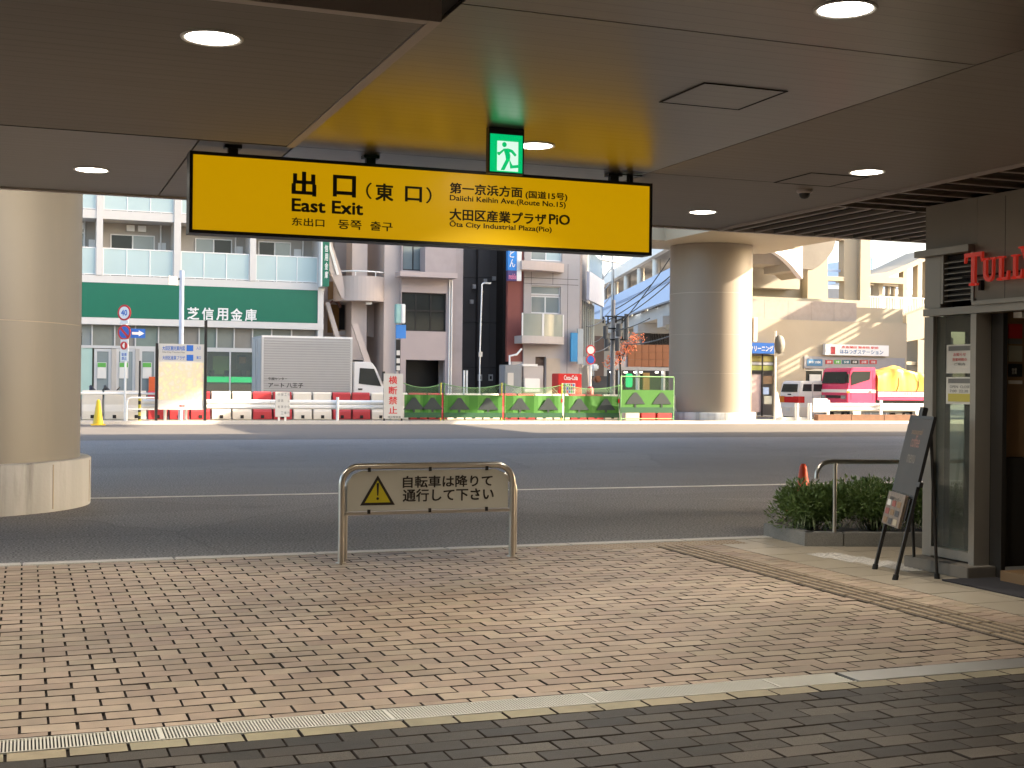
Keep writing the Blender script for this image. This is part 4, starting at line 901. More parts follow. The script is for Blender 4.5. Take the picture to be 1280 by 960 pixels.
xa, xb, za, zb_ = q_; zm = (za + zb_) / 2; hh = (zb_ - za) / 2
MB().prism([(xa + .04, zm - hh * .3), (xb - .22, zm - hh * .3), (xb - .22, zm - hh * .65), (xb - .03, zm), (xb - .22, zm + hh * .65), (xb - .22, zm + hh * .3), (xa + .04, zm + hh * .3)], 'y', yp - .034, yp - .031).build('arrow', M_white, ap)
# striped bollard post
yp = 46.6; X = PY(174.5, 500, yp)[0]
bo = thing('striped_post', (X, yp, 0), 'slim yellow and black striped post left of the map board', 'post')
for k in range(8): MB().cyl((X, yp, k * .13), (X, yp, k * .13 + .13), .05, seg=10).build('stripe', M_black if k % 2 else M_yelpost, bo)
MB().cyl((X, yp, 1.04), (X, yp, PY(174.5, 451, yp)[1]), .035, seg=8).build('rod', M_black, bo)
# white pipe hoop guard
yp = 46.45
pg = thing('pipe_guard', (PY(158, 520, yp)[0], yp, 0), 'low white pipe hoop guard left of the map board', 'guard rail')
xa, za = PY(158.5, 497, yp); xb, _ = PY(193, 497, yp); m_ = MB()
m_.tube([(xa, yp, 0), (xa, yp, za - .15), (xa + .05, yp, za - .04), (xa + .16, yp, za), (xb, yp, za)], .032, 8); m_.cyl((xa, yp, za * .55), (xb, yp, za * .55), .025); m_.build('pipe', M_white, pg)
# little fence at x 155-195
# W-beam guardrail
YG = 46.9
gr = thing('guard_rail', (9, YG, 0), 'long white corrugated guard rail along the road before the box truck', 'guard rail')
def wbeam(mb, xa, xb, Y, z):
    prof = [(0, -.17), (-.07, -.12), (-.07, -.05), (0, 0.0), (-.07, .05), (-.07, .12), (0, .17), (.015, .17), (.015, -.17)]
    mb.prism([(Y + a, z + b) for a, b in prof], 'x', xa, xb)
xa, xb = PY(178, 505, YG)[0], PY(487, 505, YG)[0]; zr = PY(330, 505.5, YG)[1]
n = 4
for k in range(n): m_ = MB(); wbeam(m_, xa + (xb - xa) * k / n + .004, xa + (xb - xa) * (k + 1) / n - .004, YG, zr); m_.build('beam', M_white, gr)
for px in (206, 232, 421): X = PY(px, 505, YG)[0]; MB().cyl((X, YG - .12, 0), (X, YG - .12, zr + .28 if px > 400 else zr), .055, seg=10).build('post', M_white, gr)
# top pipe rail
m_ = MB(); zz = PY(150, 492, YG + .1)[1]; m_.cyl((1.0, YG + .1, zz), (PY(196, 492, YG)[0], YG + .1, zz), .04); m_.build('top_pipe', M_white, gr)
g2 = thing('guard_rail', (38, YG, 0), 'white guard rail in front of the pink truck behind the rusty plate', 'guard rail')
xa, xb = PY(1028, 510, YG)[0], PY(1175, 510, YG)[0]; zr = PY(1090, 509, YG)[1]
for k in range(2): m_ = MB(); wbeam(m_, xa + (xb - xa) * k / 2 + .01, xa + (xb - xa) * (k + 1) / 2 - .01, YG, zr); m_.build('beam', M_white, g2)
for px in (1033, 1099, 1166): X = PY(px, 505, YG)[0]; box('post', M_white, g2, X - .06, X + .06, YG - .16, YG - .09, 0, zr + .3)
q_ = rq(1014, 498, 1031, 515, YG); box('end_plate', M_white, g2, q_[0], q_[1], YG - .2, YG - .12, q_[2], q_[3]); 
for px in (1000 - 9, 1007): 
    X = PY(px, 510, YG)[0]; o_ = MB().cyl((X, YG - .3, 0), (X, YG - .3, PY(px, 504, YG)[1]), .085, seg=12).build('bollard', M_white); ORG[o_.name] = Vector((0, 0, 0)); tag(o_, 'white bollard post behind the minivan, ' + ('the left one by the banner' if px < 1000 else 'the right one by the rail end'), 'bollard')
q_ = rq(1018, 517, 1141, 528, 46.3); bp_ = thing('timber_baulk', (q_[0], 46.3, 0), 'long rusty brown baulk lying along the forecourt edge below the right guard rail', 'kerb beam')
n = 3
for k in range(n): xx = q_[0] + (q_[1] - q_[0]) * k / n; box('plank', M_rust, bp_, xx + .01, q_[0] + (q_[1] - q_[0]) * (k + 1) / n, 46.05, 46.35, 0.0, .36, bevel=.01)
# white notice board on legs at x 352
YN = 46.4
nb = thing('small_notice_board', (PY(353, 510, YN)[0], YN, 0), 'small white handwritten notice board on two legs before the box truck', 'sign')
q_ = rq(344, 490, 362, 521, YN); bd = box('board', M_paper, nb, q_[0], q_[1], YN - .02, YN + .02, q_[2], q_[3], bevel=.01)
for k in range(4):
    for j in range(4):
        if (k, j) in ((2, 1), (0, 3)): continue
        X = q_[0] + .08 + k * .12; Z = q_[3] - .14 - j * .22; lettering(random.choice('工事中歩行者道路通行止案内'), M_paperg, bd, (X, YN - .02, Z), (1, 0, 0), (0, 0, 1), .09, .10, .002, .0)
for px in (349, 357): X = PY(px, 510, YN)[0]; box('leg', M_white, nb, X - .035, X + .035, YN + .021, YN + .06, 0, 1.0)
# no crossing sign
YX = 46.3
xs = thing('no_crossing_sign', (PY(492, 510, YX)[0], YX, 0), 'grey upright board with four large red characters beside the truck cab', 'sign')
q_ = rq(479.5, 467, 503.5, 523, YX); bd = box('board', M_alu, xs, q_[0], q_[1], YX - .02, YX + .02, q_[2], q_[3])
for ch, y0, y1 in (('横', 470, 480), ('断', 483, 493), ('禁', 495.5, 505.5), ('止', 508, 517)): ytext(ch, M_red, bd, (486, y0, 496.5, y1), YX - .02, .03, .003)
ytext('蒲田警察署', M_paperg, bd, (484.5, 520, 501, 522.5), YX - .02, .02, .003)
for px in (480.5, 502.5): X = PY(px, 510, YX)[0]; box('leg', M_black, xs, X - .03, X + .03, YX + .021, YX + .07, 0, 1.3)

# water filled barriers behind, alternating red and white
YBAR = 48.0
def barrier(x, mat, label):
    t = thing('water_barrier', (x, YBAR, .1), label, 'barrier', 'red and white plastic barriers along the road')
    prof = [(YBAR - .22, .10), (YBAR + .22, .10), (YBAR + .20, .38), (YBAR + .10, .62), (YBAR + .09, 1.06), (YBAR + .05, 1.12), (YBAR - .05, 1.12), (YBAR - .09, 1.06), (YBAR - .10, .62), (YBAR - .20, .38)]
    MB().prism(prof, 'x', x + .02, x + .70).build('body', mat, t, bevel=.012)
    box('drain_slot', M_slot, t, x + .30, x + .42, YBAR - .224, YBAR - .216, .14, .26)
    box('connector', M_black, t, x + .70, x + .74, YBAR - .05, YBAR + .05, .2, 1.0)
    return t
x, k = .4, 0; seq = 'rrwwwrrrwwrrwwrrwwrrwwwrrwwrrwwrrww'
names = {'r': 0, 'w': 0}; ordn = 'first second third fourth fifth sixth seventh eighth ninth tenth eleventh twelfth thirteenth fourteenth fifteenth sixteenth seventeenth eighteenth'.split()
proto = {}
while x < 25.5 and k < 34:
    c = seq[k]; i = names[c]; names[c] += 1
    lb = '%s plastic water barrier, the %s %s one from the left pillar along the road' % ({'r': 'red', 'w': 'cream white'}[c], ordn[i], {'r': 'red', 'w': 'white'}[c])
    if c not in proto: proto[c] = barrier(x, M_redp if c == 'r' else M_whitep, lb); 
    else: dup(proto[c], (x, YBAR, .1), lb)
    x += .745; k += 1

# green banner fence
YF = 46.6
posts = [(553, 480), (629, 480), (704, 481), (775, 482)]
PXS = [PY(p[0], 510, YF)[0] for p in posts]; XL = PY(503.5, 510, YF)[0]
segs = [(XL, PXS[0]), (PXS[0], PXS[1]), (PXS[1], PXS[2]), (PXS[2], PXS[3])]
wh = ('beside the no crossing board', 'second from the left before the pink building', 'in the middle before the grey cabinet', 'right one before the red vending machine')
for i, (xa, xb) in enumerate(segs):
    t = thing('banner_fence', ((xa + xb) / 2, YF, 0), 'low green site banner printed with dark triangles, ' + wh[i], 'fence', 'green banner fences along the forecourt edge')
    z0, z1 = PY(660, 522, YF)[1], PY(660, 494.5, YF)[1]
    bn = MB(); nn_ = 14
    for a_ in range(nn_):
        u0, u1 = a_ / nn_, (a_ + 1) / nn_
        f = lambda u: YF - .03 + .02 * math.sin(u * 17 + i)
        X0_, X1_ = xa + .05 + (xb - xa - .1) * u0, xa + .05 + (xb - xa - .1) * u1
        bn.add([(X0_, f(u0), z0 + .18), (X1_, f(u1), z0 + .18), (X1_, f(u1), z1), (X0_, f(u0), z1), (X0_, f(u0) + .01, z0 + .18), (X1_, f(u1) + .01, z0 + .18), (X1_, f(u1) + .01, z1), (X0_, f(u0) + .01, z1)], [(0, 1, 2, 3), (7, 6, 5, 4), (3, 2, 6, 7), (0, 4, 5, 1)])
    b_ = bn.build('banner', M_net, t); box('hem', M_netd, t, xa + .05, xb - .05, YF - .045, YF - .015, z0, z0 + .185)
    for u in (.27, .74):
        cx_ = xa + (xb - xa) * u; wd = .42; 
        MB().prism([(cx_ - wd, z0 + .30), (cx_ - wd * .55, z0 + .52), (cx_ - .06, z1 - .10), (cx_ + .06, z1 - .10), (cx_ + wd * .55, z0 + .52), (cx_ + wd, z0 + .30)], 'y', YF - .058, YF - .052).build('triangle_print', M_print, b_)
        box('stem_print', M_print, b_, cx_ - .04, cx_ + .04, YF - .058, YF - .052, z0 + .2, z0 + .30)
    # rope and mesh above
    rp = MB(); za = 1.50; pts = [(xa + (xb - xa) * k / 10, YF, za - .28 * (1 - (2 * k / 10 - 1) ** 2) * .6) for k in range(11)]
    rp.tube(pts, .016, 5); rp.build('rope', M_greenwire, t)
    ms = MB(); nx = 22
    for k in range(nx):
        u = k / nx; X = xa + (xb - xa) * u; dx = (xb - xa) / nx * 3.2
        top = lambda q: za - .28 * (1 - (2 * q - 1) ** 2) * .6
        for sgn in (-1, 1):
            X2 = X + sgn * dx
            if not xa < X2 < xb: continue
            u2 = (X2 - xa) / (xb - xa); ms.cyl((X, YF, z1), (X2, YF, top(u2) - .01), .006, seg=3, caps=False)
    tag(ms.build('net', M_greenwire, t, fix=False), kind='stuff')
for i, (px, py) in enumerate(posts):
    X = PXS[i]; t = thing('fence_post', (X, YF, 0), 'thin yellow and green fence post of the green banners, ' + ordn[i] + ' from the left', 'post')
    m_ = MB(); zt = PY(px, py, YF)[1]
    MB().cyl((X - .07, YF, 0), (X - .07, YF, zt + .05), .028, seg=8).build('pole', M_yelpost if i < 3 else M_greenwire, t); MB().cyl((X + .06, YF, 0), (X + .06, YF, zt + .05), .024, seg=8).build('pole', M_net if i < 3 else M_greenwire, t)
    box('reflector', M_lampred, t, X - .1, X - .04, YF - .04, YF - .028, .8, .95)
# raised banner frame to the right
t = thing('banner_fence', (PY(808, 510, 46.2)[0], 46.2, 0), 'taller green banner frame with dark triangles at the foot of the far pillar', 'fence')
q_ = rq(776, 487.5, 842, 513, 46.2); b_ = box('banner', M_net, t, q_[0], q_[1], 46.19, 46.2, q_[2] + .1, q_[3]); box('hem', M_netd, t, q_[0], q_[1], 46.18, 46.21, q_[2] - .1, q_[2] + .12)
for u in (.27, .77):
    cx_ = q_[0] + (q_[1] - q_[0]) * u; wd = .42; MB().prism([(cx_ - wd, q_[2] + .25), (cx_ - .25, q_[2] + .5), (cx_ - .05, q_[3] - .1), (cx_ + .05, q_[3] - .1), (cx_ + .25, q_[2] + .5), (cx_ + wd, q_[2] + .25)], 'y', 46.175, 46.18).build('triangle_print', M_print, b_); box('stem_print', M_print, b_, cx_ - .04, cx_ + .04, 46.175, 46.18, q_[2] + .12, q_[2] + .25)
m_ = MB(); zt = PY(810, 471, 46.2)[1]
for X in (q_[0], q_[1]): m_.cyl((X, 46.21, 0), (X, 46.21, zt), .025, seg=8)
m_.cyl((q_[0], 46.21, zt), (q_[1], 46.21, zt), .025, seg=8); m_.cyl((q_[0], 46.21, .18), (q_[1], 46.21, .18), .02, seg=8); m_.build('frame', M_greenwire, t)
ms = MB()
for k in range(30):
    X = q_[0] + (q_[1] - q_[0]) * k / 30
    for sg_ in (-1, 1):
        X2 = X + sg_ * .35
        if q_[0] < X2 < q_[1]: ms.cyl((X, 46.215, q_[3]), (X2, 46.215, zt), .005, seg=3, caps=False)
tag(ms.build('net', M_greenwire, t, fix=False), kind='stuff')
# short red/white units under it
for i, px in enumerate((780, 800, 820)):
    q_ = rq(px, 512, px + 19, 522, 46.9); o = MB().box(q_[0], q_[1] - .02, 46.8, 47.1, q_[2] - .12, q_[3]).build('low_barrier', M_whitep if i == 0 else M_redp, bevel=.03); tag(o, ('cream', 'red', 'dark red')[i] + ' low plastic barrier block under the taller green banner, ' + ('left', 'middle', 'right')[i] + ' one', 'barrier')

# ================================================================== vehicles
def wheel(parent, x, y, z, r, w):
    t = MB().cyl((x, y - w / 2, z), (x, y + w / 2, z), r, seg=24, smooth=False).build('wheel', M_rubber, parent); MB().cyl((x, y - w / 2 - .01, z), (x, y - w / 2 + .01, z), r * .58, seg=20, smooth=False).build('rim', M_alu, t)
# box truck heading right
YT_ = 50.6
tk = thing('box_truck', (11, YT_, 0), 'white cab truck with a grey ribbed aluminium cargo box behind the barriers', 'truck')
x0, _ = PY(330, 470, YT_); x1, _ = PY(440, 470, YT_); zt = PY(385, 420.5, YT_)[1]; x0 -= .1
box('cargo_box', M('truck_groove_shade', (.36, .352, .34), .5), tk, x0, x1, YT_, YT_ + 2.2, .95, zt, bevel=.02)  # body darker than its ribs, painting shade into the grooves
rb = MB(); nz = 22
for k in range(nz):
    z = 1.05 + (zt - 1.15) * k / nz
    box('rib', M_truckbox, tk, x0 + .1, x1 - .06, YT_ - .028, YT_ - .001, z, z + (zt - 1.15) / nz * .62)
box('rear_door', M_truckbox, tk, x0 - .02, x0 - .001, YT_ + .06, YT_ + 1.08, 1.02, zt - .08); box('rear_door', M_truckbox, tk, x0 - .02, x0 - .001, YT_ + 1.12, YT_ + 2.14, 1.02, zt - .08)
for y_ in (YT_ + .9, YT_ + 1.3): MB().cyl((x0 - .04, y_, 1.05), (x0 - .04, y_, zt - .1), .018, seg=6).build('lock_rod', M_alu, tk)
for k in range(4): box('marker_lamp', M_lampor, tk, x0 + .3 + k * 1.05, x0 + .4 + k * 1.05, YT_ - .03, YT_ - .001, .97, 1.03)
box('rub_rail', M_alu, tk, x0, x1, YT_ - .035, YT_ - .001, .90, .949)
for X in (x0 + .04, x1 - .04): box('corner_rail', M_alu, tk, X - .045, X + .045, YT_ - .02, YT_ - .001, .95, zt)
box('top_rail', M_white, tk, x0, x1, YT_ - .022, YT_ - .0, zt - .07, zt + .004)
ytext('引越センター', M_letter, tk, (335.5, 471.5, 359, 475), YT_ - .029, .02, .004); ytext('アート 八王子', M_letter, tk, (335.5, 478.5, 379, 484.5), YT_ - .029, .02, .004)
x2 = PY(481, 480, YT_)[0]; zc = PY(450, 452, YT_)[1]
cabp = [(x1 + .08, .55), (x2 - .02, .55), (x2 + .02, .9), (x2 - .02, 1.35), (x2 - .32, 2.05), (x2 - .5, zc - .03), (x2 - .62, zc), (x1 + .12, zc), (x1 + .08, zc - .08)]
cab = MB().prism(cabp, 'y', YT_ + .1, YT_ + 1.95).build('cab', M_carwhite, tk, bevel=.04)
MB().prism([(x1 + .30, 1.45), (x2 - .12, 1.35), (x2 - .42, 2.05), (x1 + .34, 2.08)], 'y', YT_ + .085, YT_ + .099).build('side_window', M_win, cab)
MB().quad((x2 + .0, YT_ + .25, 1.38), (x2 + .0, YT_ + 1.8, 1.38), (x2 - .30, YT_ + 1.8, 2.06), (x2 - .30, YT_ + .25, 2.06)).build('windscreen', M_win, cab)
box('door_handle', M_black, cab, x1 + .28, x1 + .45, YT_ + .07, YT_ + .1, 1.2, 1.26); box('mirror', M_black, cab, x2 - .12, x2 - .02, YT_ - .1, YT_ + .02, 1.55, 1.95)
box('chassis', M_black, tk, x0 + .3, x2 - .1, YT_ + .4, YT_ + 1.7, .5, .94)
for X in (x0 + 1.0, x2 - .55): wheel(tk, X, YT_ + .25, .4, .4, .25); wheel(tk, X, YT_ + 1.8, .4, .4, .25)
# pink truck heading left
YP = 49.6
pt = thing('pink_truck', (37, YP, 0), 'pink flatbed truck with a white stripe and a yellow tarpaulin over its load', 'truck')
X = lambda px: PY(px, 480, YP)[0]
Z = lambda py: PY(1080, py, YP)[1]
xa, xb, xe = X(1025), X(1095), X(1175)
xn = X(1059.5)
cab = MB().prism([(xn, Z(505)), (xn - .03, Z(489)), (xn, Z(482)), (xn + .04, Z(479)), (X(1062.5), Z(464)), (X(1066), Z(460)), (xb - .04, Z(459)), (xb, Z(463)), (xb, Z(505))], 'y', YP, YP + 2.15).build('cab', M_carpink, pt, bevel=.035)
MB().prism([(X(1064), Z(482)), (X(1063.5), Z(470)), (X(1066), Z(464.5)), (X(1088), Z(464)), (X(1087), Z(474.5)), (X(1079), Z(477))], 'y', YP - .014, YP - .001).build('side_window', M_win, cab)
wq = [Vector((xn + .005, YP + .16, Z(479.5))), Vector((xn + .005, YP + 1.99, Z(479.5))), Vector((X(1062) - .005, YP + 1.93, Z(465))), Vector((X(1062) - .005, YP + .22, Z(465)))]
MB().add([v + Vector((-.03, 0, .0)) for v in wq] + [v + Vector((.01, 0, 0)) for v in wq], [(0, 1, 2, 3), (7, 6, 5, 4), (0, 4, 5, 1), (3, 2, 6, 7), (0, 3, 7, 4), (1, 5, 6, 2)]).build('windscreen', M_win, cab)
MB().cyl((xn - .05, YP + .5, Z(480)), (xn + .06, YP + 1.1, Z(470)), .012, seg=5).build('wiper', M_black, cab)
MB().prism([(xn - .02, Z(491)), (xb - .01, Z(491)), (xb - .01, Z(487)), (xn - .02, Z(487))], 'y', YP - .010, YP - .001).build('stripe', M_carwhite, cab)
box('front_stripe', M_carwhite, cab, xn - .045, xn - .032, YP + .02, YP + 2.12, Z(491), Z(487)); box('grille', M_black, cab, xn - .05, xn - .028, YP + .5, YP + 1.6, Z(498), Z(494.5))
for y_ in (YP + .1, YP + 1.7): box('headlight', M_win2, cab, xn - .055, xn - .025, y_, y_ + .34, Z(499), Z(494.5))
box('side_marker', M_lampor, cab, xn - .05, xn + .12, YP - .018, YP - .011, Z(491.5), Z(489))
box('door_handle', M_black, cab, X(1086), X(1089.5), YP - .03, YP - .011, Z(490.3), Z(489))
MB().tube([(xn + .05, YP - .02, Z(468)), (xn - .12, YP - .2, Z(468)), (xn - .14, YP - .22, Z(472))], .012, 6).build('mirror_arm', M_black, cab)
box('mirror', M_black, cab, xn - .18, xn - .10, YP - .3, YP - .12, Z(479), Z(468), bevel=.01)
MB().cyl((X(1064), YP - .004, Z(500)), (X(1064), YP - .004, Z(483)), .004, seg=4).build('door_seam', M_slot, cab)
MB().cyl((X(1091), YP - .004, Z(500)), (X(1091), YP - .004, Z(463)), .004, seg=4).build('door_seam', M_slot, cab)
bed = box('flatbed', M_carpink, pt, xb + .08, xe, YP - .01, YP + 1.9, Z(500), Z(488.5)); box('side_board', M_carwhite, bed, xb + .1, xe - .02, YP - .03, YP - .012, Z(495.5), Z(489.5)); ytext('ダスキン', M_letter, bed, (1104, 490.5, 1120, 494.5), YP - .03, .01, .004); ytext('03-3731', M_letter, bed, (1130, 490.5, 1148, 494.5), YP - .03, .01, .004)
box('chassis', M_black, pt, xn + .1, xe - .1, YP + .3, YP + 1.6, .35, Z(500) - .01)
for px in (1072, 1150): wheel(pt, X(px), YP + .15, .38, .38, .22); wheel(pt, X(px), YP + 1.65, .38, .38, .22)
# tarpaulin: crumpled sheet over load
from mathutils import noise as mnoise
tp = MB(); nx, ny = 60, 26; xs0, xs1 = xb + .06, xe - .05; vv = []
def tarp_h(u): return (Z(460.5) if u < .42 else Z(460.5) + (Z(474) - Z(460.5)) * ((u - .42) / .58) ** 1.3)
for j in range(ny + 1):
    for i in range(nx + 1):
        u, v = i / nx, j / ny; a_ = math.pi * v; h = tarp_h(u); base = Z(488.5)
        s_ = min(1, math.sin(a_) * 2.2) ** .55; c_ = math.cos(a_)
        yy = YP + .95 - 1.0 * (abs(c_) ** .6) * (1 if c_ > 0 else -1)
        X_ = xs0 + (xs1 - xs0) * u
        n1_ = mnoise.noise(Vector((X_ * .9 + 3, yy * 1.1, base))) * .26 + abs(mnoise.noise(Vector((X_ * 2.2, yy * 1.6 + j * .11, 5)))) * .07
        end = min(1, u * 9) ** .5
        zz_ = base + (h - base) * s_ * (.90 + .1 * end) + n1_ * s_
        vv.append((X_, yy - abs(mnoise.noise(Vector((X_ * 1.6 + v * 2, v * 5, 1)))) * .22 * s_, zz_))
tp.add(vv, [(j * (nx + 1) + i, j * (nx + 1) + i + 1, (j + 1) * (nx + 1) + i + 1, (j + 1) * (nx + 1) + i) for j in range(ny) for i in range(nx)], 0, True); tp.build('tarpaulin', M_tarp, pt, fix=False)
m_ = MB()
for u in (.3, .62): 
    pts = [(xs0 + (xs1 - xs0) * u + .12 * math.sin(k * .4), YP - .06 - .02 * k / 10, Z(488.5) + (tarp_h(u) - Z(488.5)) * (k / 10)) for k in range(11)]
    m_.tube(pts, .012, 5)
m_.build('rope', M_black, pt)
# white minivan, rear three quarter
YV = 51.6
mv = thing('minivan', (33.5, YV, 0), 'white minivan with red tail lamps left of the pink truck', 'car')
X = lambda px: PY(px, 495, YV)[0]
Z = lambda py: PY(1000, py, YV)[1]
xn, xb = X(998.5), X(1056)
body = MB().prism([(xn + .02, Z(521)), (xn - .01, Z(508)), (xn + .01, Z(494)), (xn + .03, Z(488)), (X(1001), Z(478.5)), (X(1004), Z(476)), (X(1040), Z(476)), (X(1050), Z(488)), (xb + .3, Z(492)), (xb + .4, Z(521))], 'y', YV, YV + 1.62).build('body', M_carwhite, mv, bevel=.05)
wq = [Vector((xn + .02, YV + .16, Z(490))), Vector((xn + .02, YV + 1.48, Z(490))), Vector((X(1000.8), YV + 1.42, Z(480))), Vector((X(1000.8), YV + .22, Z(480)))]
MB().add([v + Vector((-.035, 0, 0)) for v in wq] + [v + Vector((.02, 0, 0)) for v in wq], [(0, 1, 2, 3), (7, 6, 5, 4), (0, 4, 5, 1), (3, 2, 6, 7), (0, 3, 7, 4), (1, 5, 6, 2)]).build('rear_window', M_win, body)
for a_, b__ in ((1003, 1014.5), (1016.5, 1030), (1032, 1044)): MB().prism([(X(a_), Z(489)), (X(a_ + (.5 if a_ > 1004 else 1.2)), Z(480)), (X(b__), Z(480)), (X(b__ + (4 if a_ > 1030 else 0)), Z(489))], 'y', YV - .012, YV - .001).build('side_window', M_win, body)
box('tail_lamp', M_lampor, body, xn - .03, xn + .02, YV + 1.2, YV + 1.58, Z(503.5), Z(495.5)); box('lamp_band', M_lampred, body, xn - .025, xn + .02, YV + .42, YV + 1.19, Z(503.5), Z(496)); box('tail_lamp', M_lampred, body, xn - .03, xn + .30, YV - .02, YV + .41, Z(503.5), Z(495.5))
box('bumper', M_whitep, mv, xn - .07, xn + .5, YV - .03, YV + 1.65, Z(521), Z(509)); box('number_plate', M_paper, mv, xn - .09, xn - .071, YV + .6, YV + .95, Z(514), Z(510)); box('handle', M_black, body, xn - .03, xn - .0, YV + .65, YV + .9, Z(494), Z(492.5))
for a_ in (1015.5, 1031): MB().cyl((X(a_), YV - .003, Z(518)), (X(a_), YV - .003, Z(478)), .004, seg=4).build('door_seam', M_slot, body)
for px in (1008, 1048): wheel(mv, X(px), YV + .12, .30, .30, .2); wheel(mv, X(px), YV + 1.5, .30, .30, .2)

# ================================================================== BUILDINGS across the road
def pbox(name, mat, parent, x0, y0, x1, y1, Y, th, bevel=0):      # a box whose front face fills a rectangle seen at depth Y
    q = rq(x0, y0, x1, y1, Y); return box(name, mat, parent, q[0], q[1], Y, Y + th, q[2], q[3], bevel=bevel)
def pwin(parent, x0, y0, x1, y1, Y, rec=.12, glass=None, frame=None, panes=2, fw_=.05, transom=None, clear=False):
    q = rq(x0, y0, x1, y1, Y); a, b, c, d = q; fm = frame or M_alu; gm = glass or M_win
    f = MB(); yy = Y + rec
    f.box(a, a + fw_, yy, yy + .06, c, d); f.box(b - fw_, b, yy, yy + .06, c, d); f.box(a + fw_, b - fw_, yy, yy + .06, c, c + fw_); f.box(a + fw_, b - fw_, yy, yy + .06, d - fw_, d)
    for k in range(1, panes): X = a + (b - a) * k / panes; f.box(X - fw_ / 2, X + fw_ / 2, yy, yy + .06, c + fw_, d - fw_)
    w_ = f.build('window', fm, parent)
    for k in range(panes):
        X0, X1 = a + (b - a) * k / panes + fw_ / 2, a + (b - a) * (k + 1) / panes - fw_ / 2
        box('pane', gm[k % len(gm)] if isinstance(gm, list) else gm, w_, X0, X1, yy + .02 + .012 * k, yy + .03 + .012 * k, c + fw_ / 2, d - fw_ / 2)
    return w_
# ---- bank
YK = 60.0
bk = thing('bank_building', (7, YK, 0), 'pale bank building with a long green sign band and glass fronted balconies', 'building')
BX0, BX1 = PY(40, 450, YK)[0], PY(405, 450, YK)[0]
zl = lambda py, px=250: PY(px, py, YK)[1]
Zs1, Zs1t = 5.79, 6.12; Zs2, Zs2t = 8.62, 9.0; Zg0, Zg1 = 4.26, 5.785
tz = [(Zs1, Zs1t), (Zs2, Zs2t), (11.5, 11.88)]
for a_, b_ in tz: box('balcony_slab', M_bankwhite, bk, BX0, BX1 - .001, YK + .02, YK + 1.5, a_, b_)
box('lower_ledge', M_bankwhite, bk, BX0, BX1 - .05, YK - .06, YK + .6, 3.94, 4.24)
box('sign_band', M_bankgreen, bk, BX0, BX1 - .3, YK + .03, YK + .3, Zg0 - .01, Zg1)
xg0, xg1 = PY(233, 392, YK)[0], PY(323, 392, YK)[0]
for i, ch in enumerate('芝信用金庫'):
    wd = (xg1 - xg0) / 5; lettering(ch, M_white, bk, (xg0 + i * wd + .04, YK + .03, zl(400.5, 278)), (1, 0, 0), (0, 0, 1), wd - .12, .56, .03, .03)
pil = [(120.5, 128.5), (217.5, 226), (312.5, 320), (398, 405)]
for (a_, b_) in pil: box('pilaster', M_bankwhite, bk, PY(a_, 310, YK)[0], PY(b_, 310, YK)[0], YK - .03, YK + 1.5, Zs1t if b_ < 400 else 0, 14)
box('upper_wall', M_bankwall, bk, BX0, BX1 - .3, YK + 1.5, YK + 12, Zs1 + .01, 14.5)
box('side_wall', M_bankwall, bk, BX1 - .29, BX1, YK + 1.51, YK + 12, 0, 14.5)
# balconies
ed = [BX0 + .1] + [v for (a_, b_) in pil[:3] for v in (PY(a_, 310, YK)[0], PY(b_, 310, YK)[0])] + [PY(398, 310, YK)[0]]
for lvl, zb in enumerate((Zs1t, Zs2t)):
    for i in range(4):
        a_, b_ = ed[2 * i], ed[2 * i + 1]
        if b_ - a_ < .3: continue
        n = max(2, round((b_ - a_) / .95)); gz1 = zb + 1.18
        rl = MB(); rl.box(a_ + .01, b_ - .01, YK + .08, YK + .13, gz1, gz1 + .05); rl.box(a_ + .01, b_ - .01, YK + .08, YK + .13, zb + .03, zb + .07)
        for k in range(n + 1): X = a_ + .03 + (b_ - a_ - .06) * k / n; rl.box(X - .02, X + .02, YK + .075, YK + .135, zb, gz1)
        r_ = rl.build('balcony_rail', M_white, bk)
        for k in range(n): X0_, X1_ = a_ + .05 + (b_ - a_ - .06) * k / n, a_ + .01 + (b_ - a_ - .06) * (k + 1) / n; box('glass_panel', M_frost, r_, X0_, X1_, YK + .1, YK + .112, zb + .07, gz1)
        # sliding windows on the back wall
        if b_ - a_ > 2:
            wx = a_ + (b_ - a_) * (.13 if i % 2 == 1 else .20); ww = 1.95 if i > 0 else 1.6
            if i == 1: wx = PY(138, 300, YK + 1.4)[0]
            if i == 2: wx = PY(244, 300, YK + 1.4)[0]; ww = 1.7
            if i == 3: wx = PY(323, 320, YK + 1.4)[0]; ww = 1.55
            f_ = MB(); za, zb2 = zb + .1, zb + 2.0; yy = YK + 1.44
            for (u0, u1, v0, v1) in ((wx, wx + .05, za, zb2), (wx + ww - .05, wx + ww, za, zb2), (wx + .05, wx + ww - .05, zb2 - .05, zb2), (wx + ww / 2 - .03, wx + ww / 2 + .03, za, zb2 - .05)): f_.box(u0, u1, yy, yy + .05, v0, v1)
            w_ = f_.build('window', M_white, bk)
            box('pane', M_win if i != 2 else M_win2, w_, wx + .05, wx + ww / 2 - .03, yy + .02, yy + .03, za, zb2 - .05); box('pane', M_win2 if i != 2 else M_win, w_, wx + ww / 2 + .03, wx + ww - .05, yy + .02, yy + .03, za, zb2 - .05)
            box('vent_plate', M_white, bk, wx + ww + .15, wx + ww + .5, YK + 1.46, YK + 1.495, zb + .9, zb + 1.7)
            for k in range(2): box('air_outlet', M_white, bk, wx + .7 + k * .5, wx + 1.05 + k * .5, YK + 1.3, YK + 1.495, zb + 2.15, zb + 2.42)
            MB().cyl((b_ - .45, YK + 1.4, zb), (b_ - .45, YK + 1.4, zb + 2.7), .04, seg=8).build('drain_pipe', M_white, bk)
